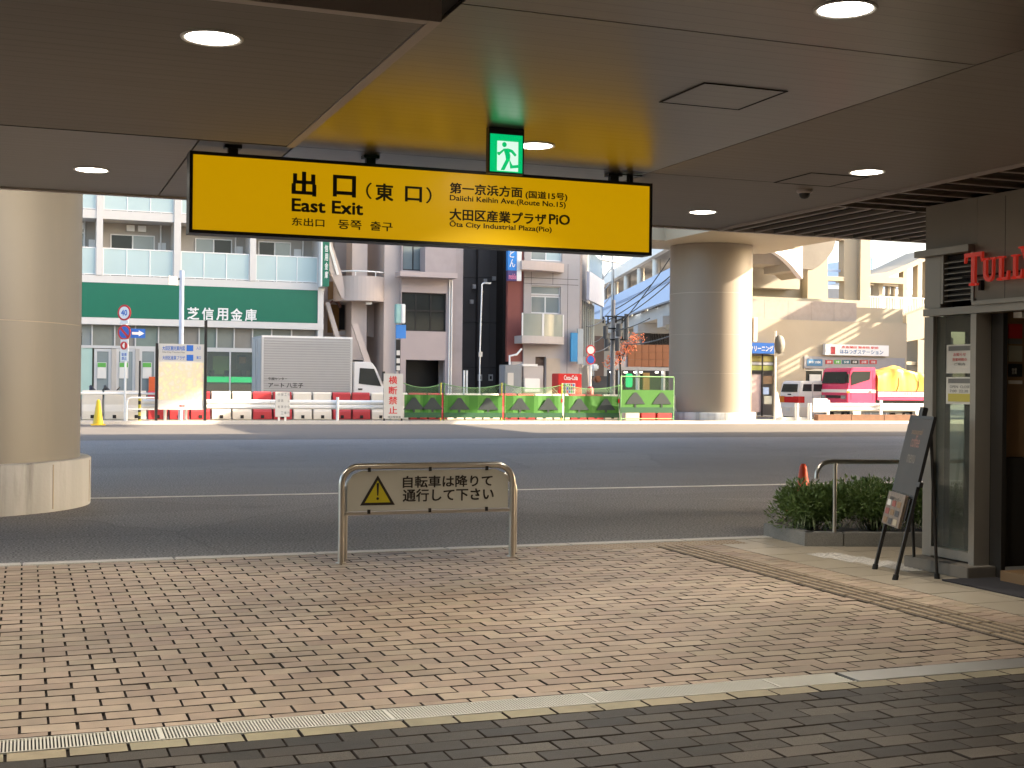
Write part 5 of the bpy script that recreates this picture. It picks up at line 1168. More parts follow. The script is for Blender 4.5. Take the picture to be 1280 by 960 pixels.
# ground floor: transom glazing, glass doors, teller window
box('interior_back', M('bank_interior', (.16, .15, .10), .8, var=.3, scale=1), bk, BX0, BX1 - .3, YK + 6, YK + 6.1, 0, 3.93)
box('interior_floor', M_tile, bk, BX0, BX1 - .3, YK + .6, YK + 6, .0, .12)
box('interior_ceiling', M_bankwall, bk, BX0, BX1 - .3, YK + .61, YK + 6, 3.6, 3.93)
xt = [PY(p, 420, YK)[0] for p in (102, 115.5, 144, 170, 199, 226, 250, 272, 294, 317, 341, 366, 397)]
zt0 = zl(434)
for i in range(len(xt) - 1):
    box('transom_pane', M_win2 if i in (0,) else M('transom_glass_%d' % (i % 3), (.17 + .03 * (i % 3), .22, .20), .1, var=.15), bk, xt[i] + .03, xt[i + 1] - .03, YK + .34, YK + .35, zt0, 3.93)
    box('mullion', M_alu, bk, xt[i + 1] - .03, xt[i + 1] + .03, YK + .28, YK + .4, zt0, 3.93)
box('transom_bar', M_alu, bk, xt[0], xt[-1], YK + .26, YK + .42, zt0 - .12, zt0)
pbox('pale_green_panel', M('pale_green_panel', (.36, .50, .44), .3, var=.05), bk, 60, 434, 115, 515, YK + .3, .1)
for (a_, b_) in ((117.5, 139), (145, 169), (174, 196)):
    w_ = pwin(bk, a_, 436, b_, 516, YK + .2, .05, M_win2, M_alu, 1, .12)
    pst = pbox('notice', M_paper, bk, a_ + 4, 453, a_ + 15.5, 473, YK + .22, .02); pbox('notice_heading', M_greenprint, pst, a_ + 4.5, 453.5, a_ + 15, 459, YK + .213, .006)
pbox('pier', M_bankwall, bk, 139, 436, 145, 516, YK + .2, .3); pbox('pier', M_bankwall, bk, 169, 436, 174, 516, YK + .2, .3)
pbox('red_banner', M('vermilion', (.62, .10, .02), .6), bk, 186, 471, 197, 495, YK + .1, .03)
w_ = pwin(bk, 257, 438, 318, 500, YK + .2, .05, M_clear, M_alu, 2, .07)
pbox('interior_poster', M('olive_poster', (.22, .24, .08), .6), bk, 266, 445, 288, 468, YK + 2.2, .03); pbox('interior_poster', M_darkin, bk, 296, 444, 314, 463, YK + 2.2, .03); pbox('interior_poster', M_orange, bk, 299, 446, 307, 454, YK + 2.1, .03)
M_tell = M('self_lit_green', (.01, .30, .09), .4, emit=(.01, .45, .14), es=.35)  # emission brightens the teller counter like indoor light; also used for the lit sign
pbox('teller_counter', M_tell, bk, 252, 471, 318, 478, YK + 1.2, .5); pbox('counter_front', M_woodin, bk, 252, 480, 318, 500, YK + 1.25, .4)
for px in (262, 281, 302): pbox('terminal', M_black, bk, px, 463, px + 6, 470.5, YK + 1.3, .2)
pbox('low_wall', M_bankwall, bk, 60, 500, 398, 517, YK + .05, .14)
for i, px in enumerate((118, 136)):
    q = rq(px - 4, 482, px + 5, 492, 49.2); m_ = MB(); m_.cyl(((q[0] + q[1]) / 2, 49.2, q[2] - .1), ((q[0] + q[1]) / 2 - .15, 49.35, q[3]), .2, .05, 10); m_.box(q[0] - .05, q[1] + .1, 49.0, 49.3, q[2], q[2] + .12); m_.cyl((q[1] + .05, 49.2, q[2]), (q[1] + .25, 49.2, q[2] + .25), .03, seg=6); o_ = m_.build('cable_reel', M_black, bevel=.01); ORG[o_.name] = Vector((0, 0, 0)); tag(o_, 'black seat of a parked scooter beyond the barrier, the %s of two' % ('left' if i == 0 else 'right'), 'scooter')
    o_.name = 'parked_scooter'
# ---- stair tower
st = thing('stair_building', (15, YK, 0), 'pinkish beige stair tower with a rounded balcony between the bank and the next block', 'building')
pbox('back_wall', M_pink2, st, 405, 230, 502, 520, YK + 4, .2)
pbox('right_wall', M_pink2, st, 480, 240, 501, 520, YK + .3, 3.6)
pbox('wood_door_wall', M('ochre_wood', (.36, .19, .06), .6, var=.15), st, 410, 352, 426, 416, YK + 3.9, .08)
pbox('dark_door', M_black, st, 424, 374, 431, 412, YK + 3.85, .1)
pbox('upper_recess', M_greywall, st, 418, 300, 440, 342, YK + 3.7, .2)
pbox('core_column', M_pink2, st, 440, 230, 459, 462, YK + 1.0, 1.2)
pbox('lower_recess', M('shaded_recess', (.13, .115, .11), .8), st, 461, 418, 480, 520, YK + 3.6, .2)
def arc_wall(cx, cy, r, z0, z1, t0, t1, n=20, th=.15):
    m_ = MB(); v = []
    for k in range(n + 1):
        t = t0 + (t1 - t0) * k / n
        for rr in (r, r - th):
            for z in (z0, z1): v.append((cx + rr * math.cos(t), cy + rr * math.sin(t), z))
    f = []
    for k in range(n):
        a = 4 * k; b = a + 4; f += [(a, b, b + 1, a + 1), (a + 2, a + 3, b + 3, b + 2), (a + 1, b + 1, b + 3, a + 3), (a, a + 2, b + 2, b)]
    f += [(0, 1, 3, 2), (4 * n, 4 * n + 2, 4 * n + 3, 4 * n + 1)]
    return m_.add(v, f)
xa, xb = PY(427, 360, YK)[0], PY(487, 360, YK)[0]; cx_ = (xa + xb) / 2; rr = (xb - xa) / 2 + .15
z0, z1 = PY(457, 376, YK)[1], PY(457, 345, YK)[1]
arc_wall(cx_, YK + 1.2, rr, z0, z1, math.pi * 1.02, math.pi * 1.98).build('round_balcony', M_pink2, st)
MB().prism([(cx_ + (rr - .16) * math.cos(math.pi + math.pi * k / 16), YK + 1.2 + (rr - .16) * math.sin(math.pi + math.pi * k / 16)) for k in range(17)] + [(cx_ + rr, YK + 4), (cx_ - rr, YK + 4)], 'z', z0 + .01, z0 + .15).build('balcony_floor', M_pink2, st)
m_ = MB(); m_.tube([(cx_ + (rr - .08) * math.cos(math.pi * (1.05 + .9 * k / 14)), YK + 1.2 + (rr - .08) * math.sin(math.pi * (1.05 + .9 * k / 14)), z1 + .22) for k in range(15)], .035, 8)
for k in (1, 5, 9, 13): t = math.pi * (1.05 + .9 * k / 14); m_.cyl((cx_ + (rr - .08) * math.cos(t), YK + 1.2 + (rr - .08) * math.sin(t), z1), (cx_ + (rr - .08) * math.cos(t), YK + 1.2 + (rr - .08) * math.sin(t), z1 + .2), .025, seg=8)
m_.build('hand_rail', M_white, st)
def pprism(name, mat, parent, pts, Y, th): return MB().prism([PY(a, b, Y) for a, b in pts], 'y', Y, Y + th).build(name, mat, parent)
pprism('upper_flight', M_pink2, st, [(408, 300), (414, 300), (428, 345), (433, 376), (427, 372), (408, 330)], YK + .3, .25)
pprism('upper_rail', M_white, st, [(409, 300), (412, 300), (424, 343), (421, 344)], YK + .25, .05)
pprism('flight_soffit', M_pink2, st, [(459, 379), (481, 379), (481, 425), (459, 420)], YK + 2.2, .2)
pprism('stair_wall', M_pink2, st, [(440, 405), (447, 405), (467, 462), (459, 462)], YK - .1, .2)
pprism('stair_wall', M_greywall, st, [(407, 378), (412, 378), (426, 425), (420, 425)], YK + .9, .2)
for k in range(9): pbox('step', M_greywall, st, 424 + k * 1.6, 414 + k * 6, 444 + k * 1.6, 419 + k * 6, YK + 2.2 - k * .2, .35)
pprism('arch_ring', M('dark_red_arch', (.10, .03, .02), .6), st, [(410 + 8 + 9 * math.cos(t * .35), 384 - 9 * math.sin(t * .35)) for t in range(10)] + [(418 + 6.5 * math.cos((9 - t) * .35), 384 - 6.5 * math.sin((9 - t) * .35)) for t in range(10)], YK + 1.4, .3)
pbox('wall_light', M_white, st, 458, 377.5, 465, 380.5, YK + .2, .2)
vs = pbox('green_blade_sign', M_bankgreen, st, 403.5, 250, 412, 358, YK - .6, .5); pbox('white_edge', M_white, vs, 401.5, 250, 403.3, 358, YK - .6, .5)
for k, ch in enumerate('信用金庫'): q = rq(406, 306 + k * 11, 410, 315 + k * 11, YK - .6); lettering(ch, M_white, vs, (q[0], YK - .6, q[2]), (1, 0, 0), (0, 0, 1), q[1] - q[0], q[3] - q[2], .01, .02)
# street signs stack at 497
yp = 57.5; X = PY(495, 480, yp)[0]
ssp = thing('shop_sign_pole', (X, yp, 0), 'narrow pole with a lamp sign and blue plate beside the stair tower', 'sign')
MB().cyl((X, yp, 0), (X, yp, PY(495, 380, yp)[1]), .06, seg=10).build('pole', M_greywall, ssp)
pbox('lamp_sign', M('pale_teal_print', (.30, .50, .46), .3), ssp, 495, 380, 501.5, 404, yp - .2, .3, .03); pbox('lamp_sign_edge', M_white, ssp, 501.7, 380, 507, 404, yp - .2, .3, .03)
pbox('blue_plate', M('mid_blue', (.05, .22, .60), .4), ssp, 495, 406, 507.5, 423, yp - .1, .06)
pbox('dark_plate', M_black, ssp, 495, 424.5, 500.5, 464, yp - .1, .06)
for y_ in (438, 448, 457): pbox('small_plate', M_paper, ssp, 495.7, y_, 500, y_ + 6, yp - .12, .015)
# ---- pink block
pk = thing('office_block', (18, YK, 0), 'pinkish grey block with a dark window band, a balcony box and a dark garage opening', 'building')
holes = [rq(507, 450, 556, 516, YK), rq(502, 366, 558, 414, YK), rq(503.5, 306, 531, 338, YK)]
X0, X1 = PY(501, 420, YK)[0], PY(566, 420, YK)[0]; Zt = PY(540, 235, YK)[1]
MB().wall(X0, X1, 0, Zt, YK, .3, [(a, b, max(c, .01), d) for a, b, c, d in holes]).build('front_wall', M_pink, pk)
box('pier', M('grey_mauve_pier', (.33, .29, .29), .7), pk, X1 + .002, PY(580, 420, YK)[0], YK + .25, YK + 9, 0, Zt)
box('interior_back', M_darkin, pk, X0 + .1, X1 - .1, YK + 4, YK + 4.1, 0, 8.2)
pwin(pk, 502, 366, 558, 414, YK, .15, M_win, M_black, 3, .06); pbox('window_bar', M_black, pk, 502, 387.5, 558, 389.5, YK + .13, .03)
pwin(pk, 503.5, 306, 531, 338, YK, .15, M_win2, M_black, 2, .06)
pbox('balcony_box', M('mauve_wall', (.36, .305, .30), .7), pk, 531.5, 309, 570, 345, YK - .9, .9); pbox('balcony_lip', M_pink, pk, 500.5, 340, 572, 346.5, YK - .91, .905)
pbox('garage_shade', M_black, pk, 508, 450.5, 556, 516, YK + 1.8, .1); pbox('garage_post', M_greywall, pk, 549, 450.5, 555.5, 516, YK + 1.2, .2)
for px in (561, 564): X = PY(px, 420, YK)[0]; MB().cyl((X, YK - .05, .2), (X, YK - .05, 9 if px > 562 else 7), .035, seg=8).build('drain_pipe', M_white, pk)
# ---- charcoal block
YD = 64.0
db = thing('charcoal_block', (22, YD, 0), 'tall charcoal clad building in shade between the pink block and the corner building', 'building')
q = rq(577, 235, 640, 516, YD)
for (a_, b_, dy) in ((577, 596.8, .3), (597.2, 611.8, 0), (612.2, 638, .02)):
    n = 5
    for k in range(n):
        za, zb = 0 + (q[3]) * k / n, q[3] * (k + 1) / n; box('cladding_panel', M_darkbld, db, PY(a_, 400, YD)[0], PY(b_, 400, YD)[0], YD + dy, YD + dy + .5, za + .01, zb - .01)
box('core', M_slot, db, q[0], q[1], YD + .7, YD + 9, 0, q[3])
for (px, py) in ((593, 358), (607, 351), (618, 348), (629, 345), (590, 377)): pbox('vent_cap', M_alu, db, px - 2, py - 2.5, px + 2, py + 2.5, YD - .15, .14)
for px in (600, 613.5, 626): n_ = pbox('notice_plate', M_paper, db, px - 2.7, 468, px + 2.7, 476, YD - .05, .04); pbox('notice_mark', M_black, n_, px - 1.2, 470, px + 1.2, 474, YD - .06, .008)
yp = 58.0; X = PY(599.5, 480, yp)[0]; lpst = thing('lamp_post', (X, yp, 0), 'thin white bracket lamp post before the charcoal building', 'street lamp')
m_ = MB(); zt = PY(600, 354, yp)[1]; m_.tube([(X, yp, 0), (X, yp, zt * .5), (X + .07, yp, zt - .05), (X + .12, yp, zt), (X + .3, yp, zt + .02)], .035, 8); m_.build('pole', M_white, lpst); box('lamp_head', M_alu, lpst, X + .2, X + .5, yp - .08, yp + .08, zt - .02, zt + .05); box('meter_box', M_alu, lpst, X - .09, X + .09, yp - .12, yp - .04, PY(599, 446, yp)[1], PY(599, 440, yp)[1])
for i, px in enumerate((580, 583.5)):
    X = PY(px, 480, 58)[0]; o_ = MB().cyl((X, 58, 0), (X, 58, PY(px, 463, 58)[1]), .05, seg=8).build('white_pipe_post', M_white); ORG[o_.name] = Vector((0, 0, 0)); tag(o_, 'thin white pipe post at the edge of the pink block, %s of the pair' % ('left' if i == 0 else 'right'), 'post')
# ---- corner building
cb = thing('corner_building', (27, YK, 0), 'grey corner building with a red wall strip, smoked glass balcony and projecting blue sign', 'building')
X0, X1 = PY(654.5, 420, YK)[0], PY(724, 420, YK)[0]; Zt = PY(690, 240, YK)[1]
holes = [rq(664, 357.5, 701, 392, YK), rq(669, 446, 682, 500, YK), rq(664, 300, 703, 326, YK)]
MB().wall(X0, X1, 0, Zt, YK, .3, holes).build('front_wall', M_greywall, cb)
box('red_strip', M_redwall, cb, PY(635, 420, YK)[0], X0 - .002, YK + .1, YK + .35, PY(645, 452, YK)[1], Zt); box('lower_corner', M_greywall, cb, PY(640, 420, YK)[0], X0 - .002, YK + .05, YK + .35, 0, PY(645, 452, YK)[1] - .001)
box('core', M_darkin, cb, X0, X1, YK + 3, YK + 9, 0, Zt - .1)
pwin(cb, 664, 370, 701, 392, YK, .12, M_win2, M_white, 2, .06); pwin(cb, 664, 357.5, 701, 368.5, YK, .12, M_win2, M_white, 1, .05); pbox('transom', M_greywall, cb, 664, 368.6, 701, 370, YK + .1, .1); pwin(cb, 664, 300, 703, 326, YK, .12, [M_win2, M_frost], M_white, 2, .06)
pbox('door', M('brown_door', (.12, .08, .06), .6), cb, 669, 446, 682, 500, YK + .2, .06); pbox('beige_door', M('beige_door', (.50, .42, .33), .6), cb, 683, 448, 700, 500, YK - .03, .028)
for zpx in (348, 355): pbox('wall_groove', M_slot, cb, 655, zpx, 723, zpx + .5, YK - .004, .006)
for px in (664, 691, 709): pbox('panel_groove', M_slot, cb, px, 330, px + .4, 356 if px != 709 else 500, YK - .004, .006)
for (yt, yb, nm) in ((420, 429.5, 'b'), (327, 338, 'a')):
    q = rq(652, yt, 712, yb, YK - 1.0); n = 10; pts = [(q[0], YK - .001)] + [(q[0] + (q[1] - q[0]) * k / n, YK - 1.05 + .75 * (k / n) ** 2.2) for k in range(n + 1)] + [(q[1], YK - .001)]
    MB().prism(pts, 'z', q[2], q[3]).build('balcony_slab', M_greywall if nm == 'b' else M_pink2, cb)
q = rq(653, 392.5, 711, 420, YK - 1.0)
rl = MB()
for u in (0, .45, .47, 1): X = q[0] + (q[1] - q[0]) * u; y_ = YK - 1.0 + .72 * u ** 2.2; rl.box(X - .03, X + .03, y_ - .03, y_ + .03, q[2], q[3] + .03)
r_ = rl.build('balcony_rail', M_white, cb)
for (u0, u1) in ((.01, .44), (.48, .99)):
    n = 8; m_ = MB()
    for k in range(n):
        ua, ub = u0 + (u1 - u0) * k / n, u0 + (u1 - u0) * (k + 1) / n; A = (q[0] + (q[1] - q[0]) * ua, YK - 1.0 + .72 * ua ** 2.2); B = (q[0] + (q[1] - q[0]) * ub, YK - 1.0 + .72 * ub ** 2.2)
        m_.add([(A[0], A[1], q[2]), (B[0], B[1], q[2]), (B[0], B[1], q[3]), (A[0], A[1], q[3]), (A[0], A[1] + .02, q[2]), (B[0], B[1] + .02, q[2]), (B[0], B[1] + .02, q[3]), (A[0], A[1] + .02, q[3])], [(0, 1, 2, 3), (7, 6, 5, 4), (3, 2, 6, 7)])
    m_.build('glass_panel', M_frost2, r_)
# projecting blue sign
bs2 = pbox('blade_sign', M('bright_blue', (.02, .22, .62), .4), cb, 635, 296, 646, 338, YK - .8, .25); pbox('blade_sign_side', M_white, cb, 646.3, 296, 652, 351, YK - .8, .25); lw = pbox('blade_sign_foot', M('navy', (.06, .04, .16), .4), cb, 635, 338.2, 646, 351, YK - .8, .25)
for k, ch in enumerate('うどん'): 
    q = rq(637, 300 + k * 12, 644, 310 + k * 12, YK - .8); lettering(ch, M_white, bs2, (q[0], YK - .8, q[2]), (1, 0, 0), (0, 0, 1), q[1] - q[0], q[3] - q[2], .01, .02)
q = rq(636, 342, 645.5, 349, YK - .8); lettering('mobile', M('pink_print', (.7, .2, .35), .5), lw, (q[0], YK - .8, q[2]), (1, 0, 0), (0, 0, 1), q[1] - q[0], q[3] - q[2], .01, .03)
pbox('blue_sign', M('azure', (.04, .28, .55), .4), cb, 714, 416, 722, 452, YK - .4, .15); pbox('blue_sign_side', M('pale_sign_side', (.42, .46, .46), .5), cb, 722.2, 411, 729, 455, YK - .4, .15)
# turned facade of the corner
A, B = Vector((PY(724, 420, YK)[0] + .01, YK, 0)), Vector((PY(746, 420, YK + 6)[0], YK + 6, 0)); D_ = (B - A).normalized(); NN = Vector((D_.y, -D_.x, 0)); LN = (B - A).length
def fac(name, mat, u0, u1, z0, z1, out=0.0, th=.2, parent=cb): c = A + D_ * ((u0 + u1) / 2 * LN) + NN * (out - th / 2) + Vector((0, 0, (z0 + z1) / 2)); return MB().obox(c, D_ * ((u1 - u0) / 2 * LN), NN * (th / 2), (0, 0, (z1 - z0) / 2)).build(name, mat, parent)
zz = lambda py: PY(726, py, YK + .5)[1]
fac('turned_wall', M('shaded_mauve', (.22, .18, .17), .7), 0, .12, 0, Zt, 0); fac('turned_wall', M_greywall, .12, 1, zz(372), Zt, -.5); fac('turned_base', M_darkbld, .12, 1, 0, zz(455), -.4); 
for k in range(7):
    gp = fac('curtain_glass', M('curtain_glass_%d' % (k % 3), (.16 + .05 * (k % 3), .20 + .03 * (k % 3), .19), .1, var=.4, scale=1.5), .13 + k * .124, .13 + k * .124 + .116, zz(444), zz(372), -.2, .05); fac('curtain_mullion', M_alu, .13 + k * .124 + .117, .13 + k * .124 + .123, zz(444), zz(372), -.15, .1)
fac('white_parapet', M('pale_lilac_panel', (.62, .62, .68), .5), .15, 1.02, zz(374), zz(338), .35, .15); fac('parapet_glass', M_frost, .2, .95, zz(338), zz(312), .3, .03)
for i, (px, py, mm) in enumerate(((737.5, 438, M_white), (737.5, 449.5, M_bluep))): pass
yp = 56.0; X = PY(738, 480, yp)[0]; ts = thing('traffic_sign_pole', (X, yp, 0), 'white pole with two round signs at the street corner beyond the vending machine', 'traffic sign')
MB().cyl((X, yp, 0), (X, yp, PY(738, 431, yp)[1]), .05, seg=10).build('pole', M_white, ts)
for py, mm in ((437.5, M_white), (449.5, M_bluep)):
    cx_, cz_ = PY(737.5, py, yp); disc(cx_, cz_, .24, yp - .09, (M_red, mm), ts)
# street cabinet, white box, vending machine
YC = 57.0
cbn = thing('electrical_cabinet', (PY(640, 480, YC)[0], YC, 0), 'grey electrical cabinet with a pale door in front of the corner building', 'cabinet')
pbox('body', M('cabinet_grey', (.22, .235, .25), .5), cbn, 631, 456, 652, 516, YC, .8, .02); pbox('door', M_alu, cbn, 634.5, 466, 642, 482, YC - .02, .015)
cw = thing('utility_housing', (PY(665, 480, YC)[0], YC, 0), 'beige wall housing with white air conditioner box beside the grey cabinet', 'cabinet')
pbox('housing', M_greywall, cw, 654, 457, 679, 516, YC + .4, .6, .02); pbox('outdoor_unit', M_white, cw, 655.5, 473, 675, 490, YC + .1, .28, .03); pbox('lid', M_white, cw, 653, 455, 672, 458, YC + .35, .7)
MB().tube([PYv for PYv in [(PY(637, 456, YC + .5)[0], YC + .5, PY(637, 456, YC + .5)[1]), (PY(637, 445, YC + .5)[0], YC + .5, PY(637, 445, YC + .5)[1]), (PY(646, 443, YC + .5)[0], YC + .5, PY(646, 443, YC + .5)[1]), (PY(652, 436, YC + .5)[0], YC + .5, PY(652, 436, YC + .5)[1])]], .05, 8).build('duct_pipe', M_white, cw)
vm = thing('vending_machine', (PY(712, 480, YC)[0], YC, 0), 'bright red drinks vending machine with white script lettering by the corner building', 'vending machine')
vb = pbox('body', M_vend, vm, 697.5, 467, 727, 516, YC, .8, .03); pbox('display_window', M_paper, vm, 702, 479, 719, 492, YC - .02, .015); ytext('Coca-Cola', M_white, vb, (705, 469, 722, 475), YC - .002, .03, .01)
for j in range(3):
    for k in range(6): pbox('drink_can', (M_vend, M_paperg, M_greenprint, M_bluep)[(j * 5 + k * 3) % 4], vm, 703 + k * 2.7, 480 + j * 4, 704.6 + k * 2.7, 483 + j * 4, YC - .035, .014)
rbx = thing('red_box', (PY(738, 488, 55)[0], 55, 0), 'small red box with a domed top at the foot of the round sign pole', 'box')
q = rq(733, 484, 742, 510, 55); MB().lathe(((q[0] + q[1]) / 2, 55, 0), [(.16, 0), (.16, q[3] - .1), (.12, q[3]), (.01, q[3] + .05)], 16).build('body', M_redp, rbx)

# ---- railway viaduct running away
vd = thing('railway_viaduct', (40, 110, 0), 'light blue railway viaduct running away behind the far pillar', 'viaduct')
az = math.atan((545 - 640) / F) + YAW; VD = Vector((math.sin(az), math.cos(az), 0)); VR = Vector((math.cos(az), -math.sin(az), 0)); LAT = 18.0
def vobx(name, mat, s0, s1, l0, l1, z0, z1, parent=vd): c = VD * ((s0 + s1) / 2) + VR * (LAT + (l0 + l1) / 2) + Vector((0, 0, (z0 + z1) / 2)); return MB().obox(c, VD * ((s1 - s0) / 2), VR * ((l1 - l0) / 2), (0, 0, (z1 - z0) / 2)).build(name, mat, parent)
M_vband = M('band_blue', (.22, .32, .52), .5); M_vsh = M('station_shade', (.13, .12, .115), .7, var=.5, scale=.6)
s = 86
while s < 290:
    vobx('parapet_panel', M_blue, s + .03, s + 11.95, 0, .3, 9.80, 10.62); vobx('parapet_lower', M_blue, s + .02, s + 11.97, .12, .5, 8.2, 9.62); vobx('parapet_band', M_vband, s + .03, s + 11.96, .04, .35, 9.621, 9.799); s += 12
vobx('deck', M_viad, 86, 295, .8, 11, 7.2, 8.15)
s = 92
while s < 280: vobx('pier', M_viad, s, s + 1.6, 1.6, 3.2, 0, 7.19); vobx('cross_girder', M_viad, s - .5, s + 2.1, .35, 10.5, 6.3, 7.18); s += 13
s = 94.4
while s < 215:
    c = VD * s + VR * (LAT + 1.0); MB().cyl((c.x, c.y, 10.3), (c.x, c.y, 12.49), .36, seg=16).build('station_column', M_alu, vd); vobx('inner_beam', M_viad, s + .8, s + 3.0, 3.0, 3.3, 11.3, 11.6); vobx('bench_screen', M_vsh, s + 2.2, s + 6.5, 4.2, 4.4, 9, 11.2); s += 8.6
vobx('upper_parapet', M_white, 88, 230, .3, .8, 12.5, 13.5); vobx('roof', M_viad, 88, 225, .85, 9, 12.8, 13.1)
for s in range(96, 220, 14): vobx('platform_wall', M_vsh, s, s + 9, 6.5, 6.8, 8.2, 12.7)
vobx('undercroft_wall', M('undercroft_dark', (.035, .03, .028), .8, var=.4), 118, 120, 1, 30, 0, 6.25)
# orange fronted shop under the viaduct
YO = 76.0
og = thing('orange_front_shop', (PY(805, 450, YO)[0], YO, 0), 'shop with an orange clad upper wall and dark arcade under the viaduct', 'building')
for k in range(6):
    for j in range(3): a_ = 785 + k * 8.7; pbox('cladding_panel', M_orange, og, a_ + .2, 431 + j * 9.2, a_ + 8.4, 440 + j * 9.2, YO, .3)
pbox('pale_wall', M_greywall, og, 768, 446, 784.5, 462, YO + .1, .3); pbox('soffit', M_viad, og, 768, 458.8, 838, 463, YO - .6, .9)
pbox('arcade_back', M_darkin, og, 760, 463, 838, 506, YO + 3, .2)
for px in (775, 797, 829): pbox('arcade_post', M_alu, og, px, 463, px + 2.5, 506, YO + .2, .3)
pbox('stair_panel', M('ochre_door', (.35, .20, .05), .6), og, 804, 466, 812, 494, YO + 2.6, .1)
for i, px in enumerate((763, 781, 793, 800, 820)): o_ = pbox('arcade_lamp', M_lamp, og, px, 464.5, px + 3, 466, YO + .6, .1)
gs = thing('green_lit_sign', (PY(787, 475, 72)[0], 72, 0), 'small bright green lit sign figure in the dark arcade', 'sign'); pbox('lit_face', M_tell, gs, 783, 467, 791, 484, 72, .15, .05); pbox('stand', M_black, gs, 785.5, 484.2, 788.5, 512, 72.03, .08)
# leaves in autumn orange near the shop
ot = thing('small_tree', (PY(775, 460, 70)[0], 70, 0), 'small tree with orange leaves left of the orange shop front', 'tree')
X, Zc = PY(775, 437, 70); m_ = MB()
for i in range(420):
    t_ = random.random(); c = Vector((X - .7 + 1.9 * t_ + random.gauss(0, .22), 70 + random.gauss(0, .4), Zc - .9 + 1.7 * t_ + random.gauss(0, .2))); d1 = Vector((random.gauss(0, 1), random.gauss(0, 1), random.gauss(0, 1))).normalized() * .09; d2 = d1.orthogonal().normalized() * .06
    m_.add([c - d1, c - d2, c + d1, c + d2], [(0, 1, 2, 3)])
m_.build('crown', M('orange_leaf', (.65, .15, .03), .6, var=.3, scale=8), ot, fix=False); m_ = MB(); m_.tube([(X, 70, 0), (X + .05, 70, 2), (X, 70, Zc - .3)], .06, 7); m_.tube([(X, 70, Zc - .9), (X + .6, 70.1, Zc + .4)], .03, 6); m_.build('trunk', M_black, ot)
# utility pole with transformers and cables
YU = 69.0
up_ = thing('utility_pole', (PY(765, 480, YU)[0], YU, 0), 'concrete utility pole crowded with transformers and dark cables', 'utility pole')
X = PY(766, 450, YU)[0]; zt = PY(766, 375, YU)[1]; MB().cyl((X, YU, 0), (X, YU, zt), .17, .11, 12).build('pole', M_viad, up_)
for i, (px, py) in enumerate(((766, 395), (766, 410), (770, 424))): q = rq(px - 11, py, px + 13, py + 1.6, YU); box('cross_arm', M_black, up_, q[0], q[1], YU - .2, YU - .08, q[2], q[3])
for (px, py, r_) in ((774, 412, .2), (783, 400, .13), (757, 415, .15), (772, 430, .15), (783, 416, .14), (759, 430, .17)): cx_, cz_ = PY(px, py, YU - .4); MB().cyl((cx_, YU - .4, cz_ - .4), (cx_, YU - .4, cz_ + .35), r_, seg=12).build('transformer', M_paperg if r_ < .25 else M_black, up_)
for (px, py) in ((754, 402), (760, 402), (770, 402), (778, 402), (758, 417), (778, 422)): cx_, cz_ = PY(px, py, YU - .14); MB().cyl((cx_, YU - .14, cz_ - .1), (cx_, YU - .14, cz_ + .3), .05, seg=6).build('insulator', M_black, up_)
def cable(parent, pts, r=.03):
    m_ = MB(); P_ = []
    for i in range(len(pts) - 1):
        a_, b_ = Vector(pts[i]), Vector(pts[i + 1])
        for k in range(8): t = k / 8; p = a_.lerp(b_, t); p.z -= .6 * 4 * t * (1 - t) * (a_ - b_).length / 40; P_.append(p)
    P_.append(Vector(pts[-1])); m_.tube(P_, r, 5); return m_.build('cable', M_black, parent)
def at(px, py, Y): a_, b_ = PY(px, py, Y); return (a_, Y, b_)
for (a_, b_) in (((757, 402, YU), (838, 345, 60)), ((770, 402, YU), (838, 352, 60)), ((776, 405, YU), (838, 322, 62)), ((758, 415, YU), (736, 425, 90)), ((780, 430, YU), (838, 420, 60)), ((756, 398, YU), (733, 408, 62)), ((766, 414, YU), (812, 398, 62)), ((766, 428, YU), (736, 440, 58)), ((770, 386, YU), (815, 355, 64))): cable(up_, [at(*a_), at(*b_)])
cp = thing('catenary_mast', (PY(752, 400, 120)[0], 120, 0), 'pale lattice mast rising above the viaduct beside the corner building', 'mast')
X, _ = PY(752, 400, 120); z0, z1 = 0, PY(752, 300, 120)[1]
m_ = MB()
for dx in (0, 1.2): m_.cyl((X + dx, 120, 0), (X + dx, 120, z1), .16, seg=6)
for k in range(12): m_.cyl((X, 120, 8 + k * 1.4), (X + 1.2, 120, 9.4 + k * 1.4), .06, seg=5)
m_.build('mast', M_alu, cp); m_ = MB(); m_.cyl(at(740, 322, 118), at(782, 330, 118), .12, seg=6); m_.cyl(at(752, 333, 118), at(782, 318, 118), .1, seg=6); m_.build('crossbeam', M_alu, cp)
# small far shops left of the viaduct
fs = thing('far_shop', (PY(748, 460, 85)[0], 85, 0), 'narrow beige shop building between the corner building and the utility pole', 'building')
pbox('wall', M_cream, fs, 742, 399, 757, 430, 85, 5); pbox('lower_wall', M('brown_shade', (.16, .10, .07), .7), fs, 744, 420, 755, 470, 84.8, .15); pbox('shop_front', M_darkbld, fs, 735, 470, 762, 506, 85.1, 5)
pbox('white_lantern', M_white, fs, 741, 455, 749, 463, 82, .5, .1); pbox('flower_box', M_orange, fs, 744, 470, 752, 478, 82, .5, .1)

